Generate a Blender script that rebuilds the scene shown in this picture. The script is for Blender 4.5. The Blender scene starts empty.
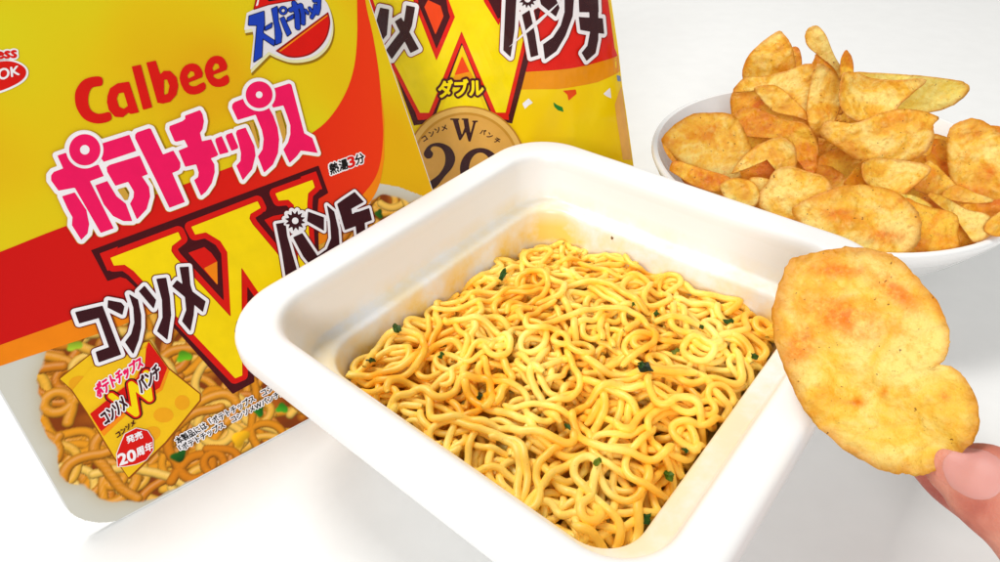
import bpy, bmesh, math, random
import numpy as np
from mathutils import Vector, noise as mnoise
rnd = random.Random(7)
sc = bpy.context.scene
col = sc.collection
# ------------------------------------------------------------------ camera frame
F = 671.6                                   # focal length in pixels of a 1000 px wide picture
CX, CY = 500.0, 281.0
nup = np.array([-0.023565, -0.78682062, -0.61673171]); nup /= np.linalg.norm(nup)
yc = np.array([0, 0, 1.]) - nup[2]*nup; yc /= np.linalg.norm(yc)
xc = np.cross(yc, nup)
RC = np.array([xc, yc, nup])                # camera (x right, y down, z forward) -> world
RIM = .068
H = .149 + RIM
EYE = np.array([0, 0, H])
def ray(p):
    d = RC @ np.array([p[0]-CX, p[1]-CY, F]); return d/np.linalg.norm(d)
def onz(p, z):
    d = ray(p); return EYE + d*(z-H)/d[2]
def atdepth(p, dep):
    return EYE + RC @ (np.array([p[0]-CX, p[1]-CY, F])*dep/F)
def onplane(p, P0, n):
    d = ray(p); return EYE + d*((P0-EYE)@n)/(d@n)
def unit(v): v = np.asarray(v, float); return v/np.linalg.norm(v)
cam = bpy.data.objects.new('camera', bpy.data.cameras.new('camera')); col.objects.link(cam)
M = np.eye(4); M[:3, 0] = RC[:, 0]; M[:3, 1] = -RC[:, 1]; M[:3, 2] = -RC[:, 2]; M[:3, 3] = EYE
from mathutils import Matrix
cam.matrix_world = Matrix(M.tolist())
cam.data.sensor_width = 36; cam.data.lens = 36*F/1000
cam.data.clip_start = .005; cam.data.clip_end = 60
sc.camera = cam
# ------------------------------------------------------------------ helpers
def s2l(c):
    return tuple(((x/255)/12.92 if x/255 <= .04045 else ((x/255+.055)/1.055)**2.4) for x in c)
def tag(o, label=None, cat=None, group=None, kind=None):
    if label: o['label'] = label
    if cat: o['category'] = cat
    if group: o['group'] = group
    if kind: o['kind'] = kind
    return o
def empty(name, loc):
    o = bpy.data.objects.new(name, None); col.objects.link(o); o.location = loc; o.empty_display_size = .01
    return o
def mesh(name, verts, faces, mats, parent=None, midx=None, smooth=False):
    me = bpy.data.meshes.new(name)
    vs = np.asarray(verts, dtype=float)
    if parent is not None: vs = vs - np.array(parent.location)
    me.from_pydata(vs.tolist(), [], faces)
    for m in (mats if isinstance(mats, (list, tuple)) else [mats]): me.materials.append(m)
    if midx is not None: me.polygons.foreach_set('material_index', midx)
    if smooth: me.polygons.foreach_set('use_smooth', [True]*len(me.polygons))
    me.update()
    o = bpy.data.objects.new(name, me); col.objects.link(o)
    if parent is not None: o.parent = parent
    return o
class NT:
    def __init__(s, name):
        s.m = bpy.data.materials.new(name); s.m.use_nodes = True
        s.t = s.m.node_tree; s.b = s.t.nodes['Principled BSDF']; s.out = s.t.nodes['Material Output']
    def n(s, typ, **kw):
        x = s.t.nodes.new(typ)
        for k, v in kw.items():
            if k in x.inputs: x.inputs[k].default_value = v
            else: setattr(x, k, v)
        return x
    def l(s, a, b): s.t.links.new(a, b)
    def noise(s, scale, detail=4, rough=.55, coord=None, dist=0):
        x = s.n('ShaderNodeTexNoise', Scale=scale, Detail=detail, Roughness=rough, Distortion=dist)
        if coord is None:
            coord = s.n('ShaderNodeTexCoord').outputs['Object']
        s.l(coord, x.inputs['Vector']); return x.outputs['Fac']
    def ramp(s, fac, stops):
        r = s.n('ShaderNodeValToRGB'); e = r.color_ramp.elements
        while len(e) < len(stops): e.new(.5)
        for el, (p, c) in zip(e, stops):
            el.position = p; el.color = (*c, 1) if len(c) == 3 else c
        s.l(fac, r.inputs['Fac']); return r.outputs['Color']
    def mix(s, fac, a, b, mode='MIX'):
        x = s.n('ShaderNodeMix', data_type='RGBA', blend_type=mode)
        for i, v in ((0, fac), (6, a), (7, b)):
            if hasattr(v, 'is_linked'): s.l(v, x.inputs[i])
            else: x.inputs[i].default_value = v if i == 0 else (*v, 1)
        return x.outputs[2]
    def math(s, op, a, b=0.0):
        x = s.n('ShaderNodeMath', operation=op)
        for i, v in ((0, a), (1, b)):
            if hasattr(v, 'is_linked'): s.l(v, x.inputs[i])
            else: x.inputs[i].default_value = v
        return x.outputs[0]
    def bump(s, h, strength=.3, dist=.001):
        x = s.n('ShaderNodeBump', Strength=strength, Distance=dist)
        s.l(h, x.inputs['Height']); s.l(x.outputs['Normal'], s.b.inputs['Normal']); return x
    def set(s, **kw):
        for k, v in kw.items():
            i = s.b.inputs[k.replace('_', ' ')]
            if hasattr(v, 'is_linked'): s.l(v, i)
            else: i.default_value = (*v, 1) if isinstance(v, tuple) and len(v) == 3 and i.type == 'RGBA' else v
        return s

# ------------------------------------------------------------------ materials
def white_mat(name, c, rough, coat=0., bumpscale=None, bs=.05):
    t = NT(name); f = t.noise(60, 3)
    cc = t.ramp(f, [(.3, tuple(x*.97 for x in c)), (.7, c)])
    t.set(Base_Color=cc, Roughness=rough, Coat_Weight=coat, Coat_Roughness=.1)
    if bumpscale: t.bump(t.noise(bumpscale, 2), bs, .0004)
    return t.m
M_table = white_mat('white_laminate', (.82, .82, .805), .4, 0, 900, .02)
M_bowl = white_mat('white_porcelain', (.86, .86, .845), .12, .5)
PRINTS = {}
def ink(name, rgb, rough=.32, grain=.04):
    if name in PRINTS: return PRINTS[name]
    t = NT('print_'+name); c = s2l(rgb)
    f = t.noise(140, 3)
    cc = t.ramp(f, [(.3, tuple(x*(1-grain) for x in c)), (.7, tuple(min(1, x*(1+grain)) for x in c))])
    t.set(Base_Color=cc, Roughness=rough, Specular_IOR_Level=.16)
    PRINTS[name] = t.m; return t.m

# ------------------------------------------------------------------ flat print: shapes filled through a signed distance grid
class Zm:
    """points read off an enlarged view: origin and scale"""
    def __init__(s, x0, y0, k): s.a = (x0, y0, k)
    def __call__(s, pts):
        x0, y0, k = s.a; return [(x0+x/k, y0+y/k) for x, y in pts]
def circ(cx, cy, r, n=40, ry=None, rot=0):
    ry = ry or r; c, s = math.cos(rot), math.sin(rot)
    return [(cx+r*math.cos(t)*c-ry*math.sin(t)*s, cy+r*math.cos(t)*s+ry*math.sin(t)*c) for t in (2*math.pi*i/n for i in range(n))]
def star(cx, cy, r1, r2, n, rot=0):
    return [(cx+(r1 if i % 2 == 0 else r2)*math.cos(rot+math.pi*i/n), cy+(r1 if i % 2 == 0 else r2)*math.sin(rot+math.pi*i/n)) for i in range(2*n)]
def smooth_loop(pts, n=6, closed=True):
    P = np.array(pts, float); N = len(P); out = []
    rng = range(N) if closed else range(N-1)
    for i in rng:
        if closed: p0, p1, p2, p3 = P[i-1], P[i], P[(i+1) % N], P[(i+2) % N]
        else: p0, p1, p2, p3 = P[max(i-1, 0)], P[i], P[i+1], P[min(i+2, N-1)]
        for k in range(n):
            t = k/n
            out.append(.5*((2*p1)+(-p0+p2)*t+(2*p0-5*p1+4*p2-p3)*t*t+(-p0+3*p1-3*p2+p3)*t**3))
    if not closed: out.append(P[-1])
    return [tuple(p) for p in out]
def sdf_grid(shapes, off, step):
    """shapes: list of (loops, extra) ; loop list even-odd, or ('open', pts) strokes with own half width as extra. returns grid of signed distance minus off"""
    segs_all = []
    for loops, ex, op in shapes:
        for L in loops:
            segs_all += L
    A = np.array(segs_all); mx = max([abs(ex) for _, ex, _ in shapes])+abs(off)+3*step
    x0, y0 = A.min(0)-mx; x1, y1 = A.max(0)+mx
    nx, ny = int((x1-x0)/step)+2, int((y1-y0)/step)+2
    X = x0+np.arange(nx)*step; Y = y0+np.arange(ny)*step
    best = np.full((ny, nx), 1e9)
    for loops, ex, op in shapes:
        D0 = abs(ex)+abs(off)+3*step
        d = np.full((ny, nx), D0**2)
        ins = np.zeros((ny, nx+1), np.int32)
        for L in loops:
            P = np.array(L, float)
            Q = P[1:] if op else np.roll(P, -1, 0)
            for a, b in zip(P, Q):
                i0 = max(int((min(a[0], b[0])-D0-x0)/step), 0); i1 = min(int((max(a[0], b[0])+D0-x0)/step)+2, nx)
                j0 = max(int((min(a[1], b[1])-D0-y0)/step), 0); j1 = min(int((max(a[1], b[1])+D0-y0)/step)+2, ny)
                v = b-a; vv = v@v
                gx, gy = X[i0:i1][None]-a[0], Y[j0:j1][:, None]-a[1]
                t = np.clip((gx*v[0]+gy*v[1])/vv, 0, 1) if vv > 0 else 0*gx*gy
                dd = (gx-t*v[0])**2+(gy-t*v[1])**2
                sub = d[j0:j1, i0:i1]; np.minimum(sub, dd, out=sub)
                if not op and a[1] != b[1]:
                    lo, hi = min(a[1], b[1]), max(a[1], b[1])
                    r0 = int(math.ceil((lo-y0)/step)); r1 = int(math.ceil((hi-y0)/step))
                    if r1 > r0:
                        rows = np.arange(r0, r1); xs = a[0]+(Y[rows]-a[1])/(b[1]-a[1])*(b[0]-a[0])
                        np.add.at(ins, (rows, np.clip(np.ceil((xs-x0)/step).astype(int), 0, nx)), 1)
        d = np.sqrt(d)
        if not op:
            inside = (np.cumsum(ins, 1)[:, :nx] % 2) == 1
            d = np.where(inside, -d, d)
        np.minimum(best, d-ex, out=best)
    return X, Y, best-off
def march(X, Y, S, maxrun):
    """polygons covering S<0: (points, faces) in grid space, rows of full cells merged"""
    pts, faces, cache = [], [], {}
    ny, nx = S.shape
    neg = S < 0
    def gp(i, j):
        k = (i, j)
        if k not in cache: cache[k] = len(pts); pts.append((X[i], Y[j]))
        return cache[k]
    def ep(i, j, i2, j2):
        k = (i, j, i2, j2)
        if k not in cache:
            a, b = S[j, i], S[j2, i2]; t = min(max(a/(a-b), .02), .98)
            cache[k] = len(pts); pts.append((X[i]+(X[i2]-X[i])*t, Y[j]+(Y[j2]-Y[j])*t))
        return cache[k]
    cnt = neg[:-1, :-1].astype(int)+neg[1:, :-1]+neg[:-1, 1:]+neg[1:, 1:]
    for j in range(ny-1):
        row = cnt[j]; full = row == 4
        if full.any():
            e = np.diff(np.concatenate(([0], full.astype(int), [0])))
            for s, t in zip(np.where(e == 1)[0], np.where(e == -1)[0]):
                a = s
                while a < t:
                    b = min(a+maxrun, t)
                    faces.append((gp(a, j), gp(b, j), gp(b, j+1), gp(a, j+1))); a = b
        for i in np.where((row > 0) & (row < 4))[0]:
            cs = [(i, j), (i+1, j), (i+1, j+1), (i, j+1)]; f = []
            for k in range(4):
                p, q = cs[k], cs[(k+1) % 4]
                if neg[p[1], p[0]]: f.append(gp(*p))
                if neg[p[1], p[0]] != neg[q[1], q[0]]:
                    f.append(ep(*p, *q) if p < q else ep(*q, *p))
            if len(f) >= 3: faces.append(tuple(f))
    return pts, faces

class Sheet:
    """a printed surface: pos(u,v,off) in world, uv(px) the print coordinate (metres) seen at a photo pixel"""
    LAY = .00005
    def __init__(s, parent, pos, uv, step=.00028, maxrun=60):
        s.parent, s.pos, s.uv, s.step, s.maxrun = parent, pos, uv, step, maxrun
        s.parts = {}
        s.kpx = None
    def map(s, pts): return [tuple(s.uv(p)) for p in pts]
    def scale(s, p):
        a, b = np.array(s.uv(p)), np.array(s.uv((p[0]+1, p[1]))); c = np.array(s.uv((p[0], p[1]+1)))
        return math.sqrt(abs(np.cross(b-a, c-a)))
    def fill(s, part, mat, shapes, layer, off=0, step=None):
        """shapes: list of loops (px), or dicts(loops=[..]) even-odd, or dict(stroke=pts, w=halfwidth); off in photo px"""
        sh = []
        p0 = None
        for x in shapes:
            if isinstance(x, dict) and 'stroke' in x:
                k = s.scale(x['stroke'][0]); sh.append(([s.map(x['stroke'])], x['w']*k, True)); p0 = p0 or x['stroke'][0]
            elif isinstance(x, dict):
                sh.append(([s.map(L) for L in x['loops']], 0, False)); p0 = p0 or x['loops'][0][0]
            else:
                sh.append(([s.map(x)], 0, False)); p0 = p0 or x[0]
        st = step or s.step
        X, Y, S = sdf_grid(sh, off*s.scale(p0), st)
        pts, faces = march(X, Y, S, s.maxrun)
        d = s.parts.setdefault(part, dict(v=[], f=[], m=[], mats=[]))
        if mat not in d['mats']: d['mats'].append(mat)
        mi = d['mats'].index(mat); b = len(d['v'])
        d['v'] += [s.pos(u, v, s.LAY*layer) for u, v in pts]
        d['f'] += [tuple(i+b for i in f) for f in faces]; d['m'] += [mi]*len(faces)
    def build(s):
        for n, d in s.parts.items():
            o = mesh(n.split('|')[0], d['v'], d['f'], d['mats'], s.parent, d['m'], smooth=False)
            o.data.validate()
# text from the built-in font, as loops in a unit box
def text_loops(txt, bold=0.0):
    cu = bpy.data.curves.new('t', 'FONT'); cu.body = txt; cu.offset = 0; cu.resolution_u = 3
    ob = bpy.data.objects.new('t', cu); col.objects.link(ob)
    dg = bpy.context.evaluated_depsgraph_get()
    me = bpy.data.meshes.new_from_object(ob.evaluated_get(dg))
    cnt = {}
    for p in me.polygons:
        for k in p.edge_keys: cnt[k] = cnt.get(k, 0)+1
    bd = [k for k, n in cnt.items() if n == 1]
    if not bd: bd = [tuple(e.vertices) for e in me.edges]
    adj = {}
    for a, b in bd: adj.setdefault(a, []).append(b); adj.setdefault(b, []).append(a)
    V = [tuple(v.co[:2]) for v in me.vertices]
    loops, used = [], set()
    for a0 in adj:
        if a0 in used: continue
        L = [a0]; used.add(a0); cur = a0
        while True:
            nx = [b for b in adj[cur] if b not in used]
            if not nx: break
            cur = nx[0]; used.add(cur); L.append(cur)
        if len(L) > 2: loops.append([V[i] for i in L])
    bpy.data.objects.remove(ob); bpy.data.curves.remove(cu); bpy.data.meshes.remove(me)
    return loops
def text_on(txt, tl, tr, br, bl):
    """dict of loops with the text's box on the quad (px)"""
    loops = text_loops(txt)
    A = np.array([p for L in loops for p in L]); lo, hi = A.min(0), A.max(0)
    tl, tr, br, bl = map(np.array, (tl, tr, br, bl))
    def f(p):
        u = (p[0]-lo[0])/(hi[0]-lo[0]); v = (p[1]-lo[1])/(hi[1]-lo[1])
        return tuple((bl*(1-u)+br*u)*(1-v)+(tl*(1-u)+tr*u)*v)
    return dict(loops=[[f(p) for p in L] for L in loops])

# ================================================================== SETTING
tb = mesh('table_top', [(-3, -1.2, 0), (3, -1.2, 0), (3, 5, 0), (-3, 5, 0)], [(0, 1, 2, 3)], M_table)
tag(tb, 'plain glossy white table top under everything', kind='structure')

# ================================================================== FOAM TRAY
Q = [onz(p, RIM)[:2] for p in [(200, 320), (532, 129), (914, 256), (668, 676)]]   # left, back, right, front corners of the rim
TC = np.mean(Q, axis=0)
E1 = unit(Q[1]-Q[0]); E2 = np.array([E1[1], -E1[0]])     # along the left edge going back, and to the right
LA, LB = np.linalg.norm(Q[1]-Q[0])/2, np.linalg.norm(Q[2]-Q[1])/2
def tw(a, b, z): return (TC[0]+E1[0]*a+E2[0]*b, TC[1]+E1[1]*a+E2[1]*b, z)
def rrect(ha, hb, r, n=14, m=10):
    pts = []
    for sx, sy, a0 in ((1, 1, 0), (-1, 1, 90), (-1, -1, 180), (1, -1, 270)):
        for k in range(n+1):
            t = math.radians(a0+90*k/n)
            pts.append((sx*(ha-r)+r*math.cos(t), sy*(hb-r)+r*math.sin(t)))
    out = []
    for i, p in enumerate(pts):
        q = pts[(i+1) % len(pts)]; out.append(p)
        if math.hypot(q[0]-p[0], q[1]-p[1]) > .02:
            for k in range(1, m): out.append((p[0]+(q[0]-p[0])*k/m, p[1]+(q[1]-p[1])*k/m))
    return out
def tray_loops(prof):
    V, Fc = [], []
    n = None
    for ins, z, r in prof:
        L = rrect(LA-ins, LB-ins, max(r, .004))
        n = len(L); V += [tw(a, b, z) for a, b in L]
    for k in range(len(prof)-1):
        for i in range(n):
            j = (i+1) % n
            Fc.append((k*n+i, k*n+j, (k+1)*n+j, (k+1)*n+i))
    return V, Fc, n
def nstain():
    t = NT('white_foam')
    g = t.n('ShaderNodeNewGeometry'); sx = t.n('ShaderNodeSeparateXYZ'); t.l(g.outputs['Position'], sx.inputs[0])
    f = t.noise(38, 5, .6); f2 = t.noise(240, 3, .6)
    z = sx.outputs['Z']
    h = t.n('ShaderNodeMapRange'); t.l(z, h.inputs[0]); h.inputs[1].default_value = .054; h.inputs[2].default_value = .038; h.inputs[3].default_value = 0; h.inputs[4].default_value = 1
    a = t.attr = t.n('ShaderNodeAttribute', attribute_name='inner')
    m = t.math('MULTIPLY', h.outputs[0], a.outputs['Fac'])
    k = t.ramp(f, [(.36, (0, 0, 0)), (.60, (1, 1, 1))])
    m2 = t.math('MULTIPLY', m, k)
    # a few soaked spots on the walls (seasoning oil)
    sp = t.ramp(f2, [(.66, (0, 0, 0)), (.74, (1, 1, 1))])
    m3 = t.math('MULTIPLY', t.math('MULTIPLY', sp, a.outputs['Fac']), t.ramp(f, [(.5, (0, 0, 0)), (.62, (.6, .6, .6))]))
    mm = t.math('MINIMUM', t.math('ADD', t.math('MULTIPLY', m2, .95), t.math('MULTIPLY', m3, .25)), 1.0)
    c = t.mix(mm, (.86, .86, .85), s2l((243, 205, 88)))
    t.set(Base_Color=c, Roughness=.38, Coat_Weight=.2, Coat_Roughness=.18)
    t.bump(t.noise(700, 2), .04, .0004)
    return t.m
M_foam = nstain()
tray = empty('foam_tray', tw(0, 0, 0)); tag(tray, 'square white foam tray full of cooked noodles', 'tray')
R0 = .0270
flange = [(.0100, RIM-.0110, R0-.008), (.0012, RIM-.0100, R0), (.0002, RIM-.0093, R0), (.0000, RIM-.0085, R0), (.0000, RIM-.0040, R0), (.0003, RIM-.0026, R0), (.0012, RIM-.0011, R0-.001), (.0026, RIM-.0003, R0-.002),
          (.0042, RIM, R0-.003), (.0110, RIM-.0003, R0-.007), (.0124, RIM-.0006, R0-.008), (.0134, RIM-.0014, R0-.0085), (.0141, RIM-.0027, R0-.009), (.0146, RIM-.0045, R0-.009), (.0150, RIM-.0070, R0-.009)]
inner = [(.0150, RIM-.0070, R0-.009), (.0168, RIM-.0150, R0-.009), (.0179, RIM-.0198, R0-.0095), (.0182, RIM-.0206, R0-.0095), (.0188, RIM-.0211, R0-.010), (.0196, RIM-.0213, R0-.0105), (.0236, RIM-.0219, R0-.012), (.0246, RIM-.0222, R0-.012),
         (.0252, RIM-.0228, R0-.0125), (.0256, RIM-.0240, R0-.0125), (.0280, RIM-.036, R0-.013), (.031, RIM-.050, R0-.014), (.0335, .0085, R0-.015), (.0365, .0052, R0-.016), (.042, .004, R0-.019), (.06, .0038, .01)]
outer = [(.0100, RIM-.0110, R0-.008), (.0125, RIM-.0135, R0-.009), (.0155, RIM-.022, R0-.011), (.020, .030, R0-.010), (.0262, .006, R0-.011), (.0290, .0015, R0-.012), (.032, .0003, R0-.013), (.06, .0003, .01)]
for nm, prof, cap in (('rim', flange, False), ('inner_wall', inner, True), ('outer_wall', outer, True)):
    V, Fc, n = tray_loops(prof)
    if cap: Fc.append(tuple(range((len(prof)-1)*n, len(prof)*n)))
    o = mesh(nm, V, Fc, M_foam, tray, smooth=True)
    bm = bmesh.new(); bm.from_mesh(o.data); bmesh.ops.recalc_face_normals(bm, faces=bm.faces[:]); bm.to_mesh(o.data); bm.free()
    at = o.data.attributes.new('inner', 'FLOAT', 'POINT'); at.data.foreach_set('value', [1.0 if nm == 'inner_wall' else 0.0]*len(V))

# ================================================================== PRINTED LID CARD
P0 = onz((84, 540), 0) + np.array([0, 0, .0002])
hu = np.array([.8, .6, 0]); hv = unit([-.6*.436, .8*.436, .9]); hn = np.cross(hu, hv)
if (EYE-P0) @ hn < 0: hn = -hn
CW, CH = .1755, .186
def cpos(u, v, o): return tuple(P0+hu*u+hv*v+hn*o)
def cuv(p):
    w = onplane(p, P0, hn)-P0; return (w@hu, w@hv)
card = empty('lid_card', tuple(P0+hu*CW/2)); tag(card, 'yellow and red printed lid card standing tilted at the left, pink title on it', 'lid card')
card_outline = [(u+CW/2, v+CH/2) for u, v in rrect(CW/2, CH/2, .016)]
nO = len(card_outline); TH = -.0012
Vc = [cpos(u, v, 0) for u, v in card_outline]+[cpos(u, v, TH) for u, v in card_outline]
Fc = [tuple(range(nO)), tuple(range(2*nO-1, nO-1, -1))]+[(i, nO+i, nO+(i+1) % nO, (i+1) % nO) for i in range(nO)]
mesh('card_body', Vc, Fc, white_mat('white_card', (.78, .78, .76), .4), card)
def px_of(u, v):
    q = RC.T@(np.array(cpos(u, v, 0))-EYE); return (CX+F*q[0]/q[2], CY+F*q[1]/q[2])
CO = [px_of(u, v) for u, v in card_outline]
S = Sheet(card, cpos, cuv)
def clipcard(pts):
    """keep a large flat shape on the card: clamp its corners to the card's edges"""
    return pts
# yellow ground of the print, drifting between lemon and orange yellow
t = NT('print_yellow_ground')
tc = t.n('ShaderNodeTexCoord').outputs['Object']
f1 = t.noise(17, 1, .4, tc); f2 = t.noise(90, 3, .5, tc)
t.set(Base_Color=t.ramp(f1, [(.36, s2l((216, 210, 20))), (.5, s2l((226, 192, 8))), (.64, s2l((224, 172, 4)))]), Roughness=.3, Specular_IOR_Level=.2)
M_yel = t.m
red, orange, maroon, pink = ink('red', (214, 22, 14)), ink('orange', (240, 132, 14)), ink('maroon', (72, 14, 20)), ink('pink', (236, 20, 92))
wht, gold, yel = ink('white', (240, 236, 238)), ink('gold', (206, 158, 60)), ink('yellow', (244, 212, 6))
dark = ink('brown_black', (58, 20, 26)); blk = ink('black', (24, 20, 20)); blue = ink('blue', (28, 62, 178)); green = ink('green', (28, 112, 34))
def on_card(loop):
    """clip a px loop against the card (in print coordinates), return px loop"""
    e = .0003
    P = [cuv(p) for p in loop]
    for ax, lim, sg in ((0, e, 1), (0, CW-e, -1), (1, e, 1), (1, CH-e, -1)):
        out = []
        for i in range(len(P)):
            a, b = P[i-1], P[i]; da, db = (a[ax]-lim)*sg, (b[ax]-lim)*sg
            if (da >= 0) != (db >= 0):
                k = da/(da-db); out.append((a[0]+(b[0]-a[0])*k, a[1]+(b[1]-a[1])*k))
            if db >= 0: out.append(b)
        P = out
    return [px_of(u, v) for u, v in P]
up_red = [(-60, 274), (0, 252), (66, 226), (183, 185), (231, 167), (285, 147), (315, 131), (332, 115), (346, 92), (354, 67), (357, 37), (357, 0), (357, -40)]
lo_red = [(363, -40), (365, 0), (373, 37), (379, 75), (382, 115), (383, 135), (381, 158), (376, 176), (365, 192), (340, 218), (310, 237), (240, 262), (203, 269), (150, 290), (70, 320), (0, 345), (-60, 367)]
lo_or = [(-60, 390), (0, 366), (100, 333), (170, 306), (225, 284), (310, 249), (342, 231), (367, 206), (379, 185), (384, 158), (384, 120)]
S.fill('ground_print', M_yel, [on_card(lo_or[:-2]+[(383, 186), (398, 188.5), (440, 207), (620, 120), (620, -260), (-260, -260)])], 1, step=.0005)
t = NT('print_red_band'); sx = t.n('ShaderNodeSeparateXYZ'); t.l(t.n('ShaderNodeTexCoord').outputs['Object'], sx.inputs[0])
mr = t.n('ShaderNodeMapRange'); t.l(sx.outputs['X'], mr.inputs[0]); mr.inputs[1].default_value = -.09; mr.inputs[2].default_value = .03
t.set(Base_Color=t.ramp(mr.outputs[0], [(0, s2l((202, 12, 10))), (.6, s2l((216, 26, 12))), (1, s2l((232, 56, 14)))]), Roughness=.3, Specular_IOR_Level=.18)
S.fill('ground_print', t.m, [on_card(smooth_loop(up_red, 4, False)+smooth_loop(lo_red, 4, False))], 3, step=.0004)
# ---- noodle picture printed along the lower edge: a painted colour per point of a fine grid
def paint_noodles():
    st = .0004
    U = np.arange(0.0002, CW, st); Vv = np.arange(.0002, .105, st)
    nu, nv = len(U), len(Vv)
    img = np.zeros((nv, nu, 3)); UU, VV = np.meshgrid(U, Vv)
    img[:] = s2l((132, 58, 8))
    rs = np.random.RandomState(5)
    def blob(c, r, colr, soft=.3):
        d = np.hypot((UU-c[0]), (VV-c[1]))/r
        a = np.clip((1-d)/soft, 0, 1)[..., None]; img[:] = img*(1-a)+np.array(colr)*a
    for k in range(160):
        blob((rs.uniform(0, CW), rs.uniform(0, .1)), rs.uniform(.002, .007), s2l(random.Random(k).choice([(176, 92, 18), (120, 54, 10), (200, 120, 26)])), .8)
    for k in range(260):
        p = np.array([rs.uniform(-.005, CW), rs.uniform(-.005, .1)]); th = rs.uniform(0, 6.28); kap = rs.uniform(-1, 1)*120
        w = rs.uniform(.0013, .0019); L = rs.uniform(.03, .09); n = int(L/.0005)
        base = np.array(s2l(random.Random(k+9).choice([(232, 152, 30), (242, 178, 58), (216, 128, 18), (248, 198, 88), (224, 142, 24)])))
        path = []
        for i in range(n):
            kap += rs.normal()*31; kap *= .98; th += kap*.0005; p = p+.0005*np.array([math.cos(th), math.sin(th)]); path.append(p)
        path = np.array(path); lo, hi = path.min(0)-w*1.5, path.max(0)+w*1.5
        i0, i1 = np.searchsorted(U, (lo[0], hi[0])); j0, j1 = np.searchsorted(Vv, (lo[1], hi[1]))
        if i1-i0 < 2 or j1-j0 < 2: continue
        su, sv = UU[j0:j1, i0:i1], VV[j0:j1, i0:i1]
        d = np.full(su.shape, 9.); sg = np.zeros(su.shape)
        for q in path:
            e = np.hypot(su-q[0], sv-q[1]); m = e < d; d[m] = e[m]; sg[m] = (sv-q[1])[m]
        x = d/w
        prof = np.clip(1-.62*x**2.4+.26*np.clip(sg/w, -1, 1), .22, 1.3)
        a = np.clip((1.12-x)/.14, 0, 1)[..., None]
        c = base[None, None]*prof[..., None]
        gl = np.exp(-((x)**2+(sg/w-.45)**2*3)*4)[..., None]*.30*(rs.rand() > .3)
        c = c*(1-gl)+np.array([.95, .85, .6])*gl
        sub = img[j0:j1, i0:i1]; sub[:] = sub*(1-a)+c*a
    def leaf(px, r, colr):
        c = cuv(px); ang = rs.uniform(0, 3)
        x = (UU-c[0])*math.cos(ang)+(VV-c[1])*math.sin(ang); y = -(UU-c[0])*math.sin(ang)+(VV-c[1])*math.cos(ang)
        d = ((np.abs(x)/(r*1.25))**3+(np.abs(y)/r)**3)**(1/3)+.16*np.sin(3*np.arctan2(y, x)+r*4000); a = np.clip((1-d)/.25, 0, 1)[..., None]
        cc = np.array(s2l(colr))*(1+.5*np.clip(y/r, -1, 1))[..., None]
        img[:] = img*(1-a)+cc*a
    for px, r, c in (((184, 356), .0022, (96, 170, 24)), ((179, 456), .0024, (24, 84, 20)), ((259, 411), .002, (30, 110, 24)), ((282, 408), .0021, (60, 150, 30)), ((74, 345), .002, (150, 180, 40)),
                     ((272, 372), .0022, (110, 170, 30)), ((379, 214), .0018, (40, 90, 20)), ((240, 438), .003, (236, 176, 20))):
        leaf(px, r, c)
    # white dish of the picture: outside the noodles, left and at the upper right
    nod = [(190, 250), (100, 320), (50, 345), (44, 362), (38, 380), (40, 400), (42, 420), (50, 438), (58, 447), (60, 470), (66, 480), (85, 486), (96, 495), (108, 500), (128, 500), (149, 499), (190, 480), (330, 420), (420, 330), (420, 215), (408, 203), (392, 197), (380, 196), (372, 201), (350, 222)]
    X, Y, D = sdf_grid([([[cuv(p) for p in smooth_loop(nod, 4)]], .006, False)], 0, st); D = D+.006
    ix = np.clip(((UU-X[0])/st).round().astype(int), 0, len(X)-1); iy = np.clip(((VV-Y[0])/st).round().astype(int), 0, len(Y)-1)
    dd = D[iy, ix]; out = (UU < X[0]) | (UU > X[-1]) | (VV < Y[0]) | (VV > Y[-1]); dd = np.where(out, .02, dd)
    wob = np.where(dd < .0006, .0004*np.sin(UU*900)+.0003*np.sin(VV*1300+2), 0)
    a = np.clip((dd+wob)/.0007, 0, 1)[..., None]
    dish = np.array(s2l((208, 206, 194)))*np.ones(dd.shape)[..., None]
    sh = np.exp(-np.clip(dd, 0, 1)/.003)[..., None]; dish = dish*(1-.25*sh*np.array([.6, 1, 1.6]))
    img[:] = img*(1-a)+dish*a
    # cells inside the card outline and under the orange border
    reg = on_card(lo_or[:-2]+[(384, 185.5), (398, 188), (418, 195.6), (440, 204), (470, 420), (320, 470), (100, 560), (-60, 560)])
    X, Y, D1 = sdf_grid([([[cuv(p) for p in reg]], 0, False)], 0, st); X2, Y2, D2 = sdf_grid([([card_outline], 0, False)], -.0002, st)
    def samp(X, Y, D, u, v):
        i = np.clip(((u-X[0])/st).round().astype(int), 0, len(X)-1); j = np.clip(((v-Y[0])/st).round().astype(int), 0, len(Y)-1); return D[j, i]
    uc, vc = UU[:-1, :-1]+st/2, VV[:-1, :-1]+st/2
    ok = (samp(X, Y, D1, uc, vc) < st*.9) & (samp(X2, Y2, D2, uc, vc) < 0) & (uc > X[0]) & (uc < X[-1]) & (vc > Y[0]) & (vc < Y[-1])
    jj, ii = np.where(ok)
    idx = -np.ones((nv, nu), int); faces = []
    need = np.zeros((nv, nu), bool)
    for dj, di in ((0, 0), (0, 1), (1, 0), (1, 1)): need[jj+dj, ii+di] = True
    idx[need] = np.arange(need.sum())
    vs = [cpos(u, v, Sheet.LAY*2) for u, v in zip(UU[need], VV[need])]
    faces = [(idx[j, i], idx[j, i+1], idx[j+1, i+1], idx[j+1, i]) for j, i in zip(jj, ii)]
    t = NT('print_picture'); a = t.n('ShaderNodeAttribute', attribute_name='ink'); t.set(Base_Color=a.outputs['Color'], Roughness=.3, Specular_IOR_Level=.2)
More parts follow.
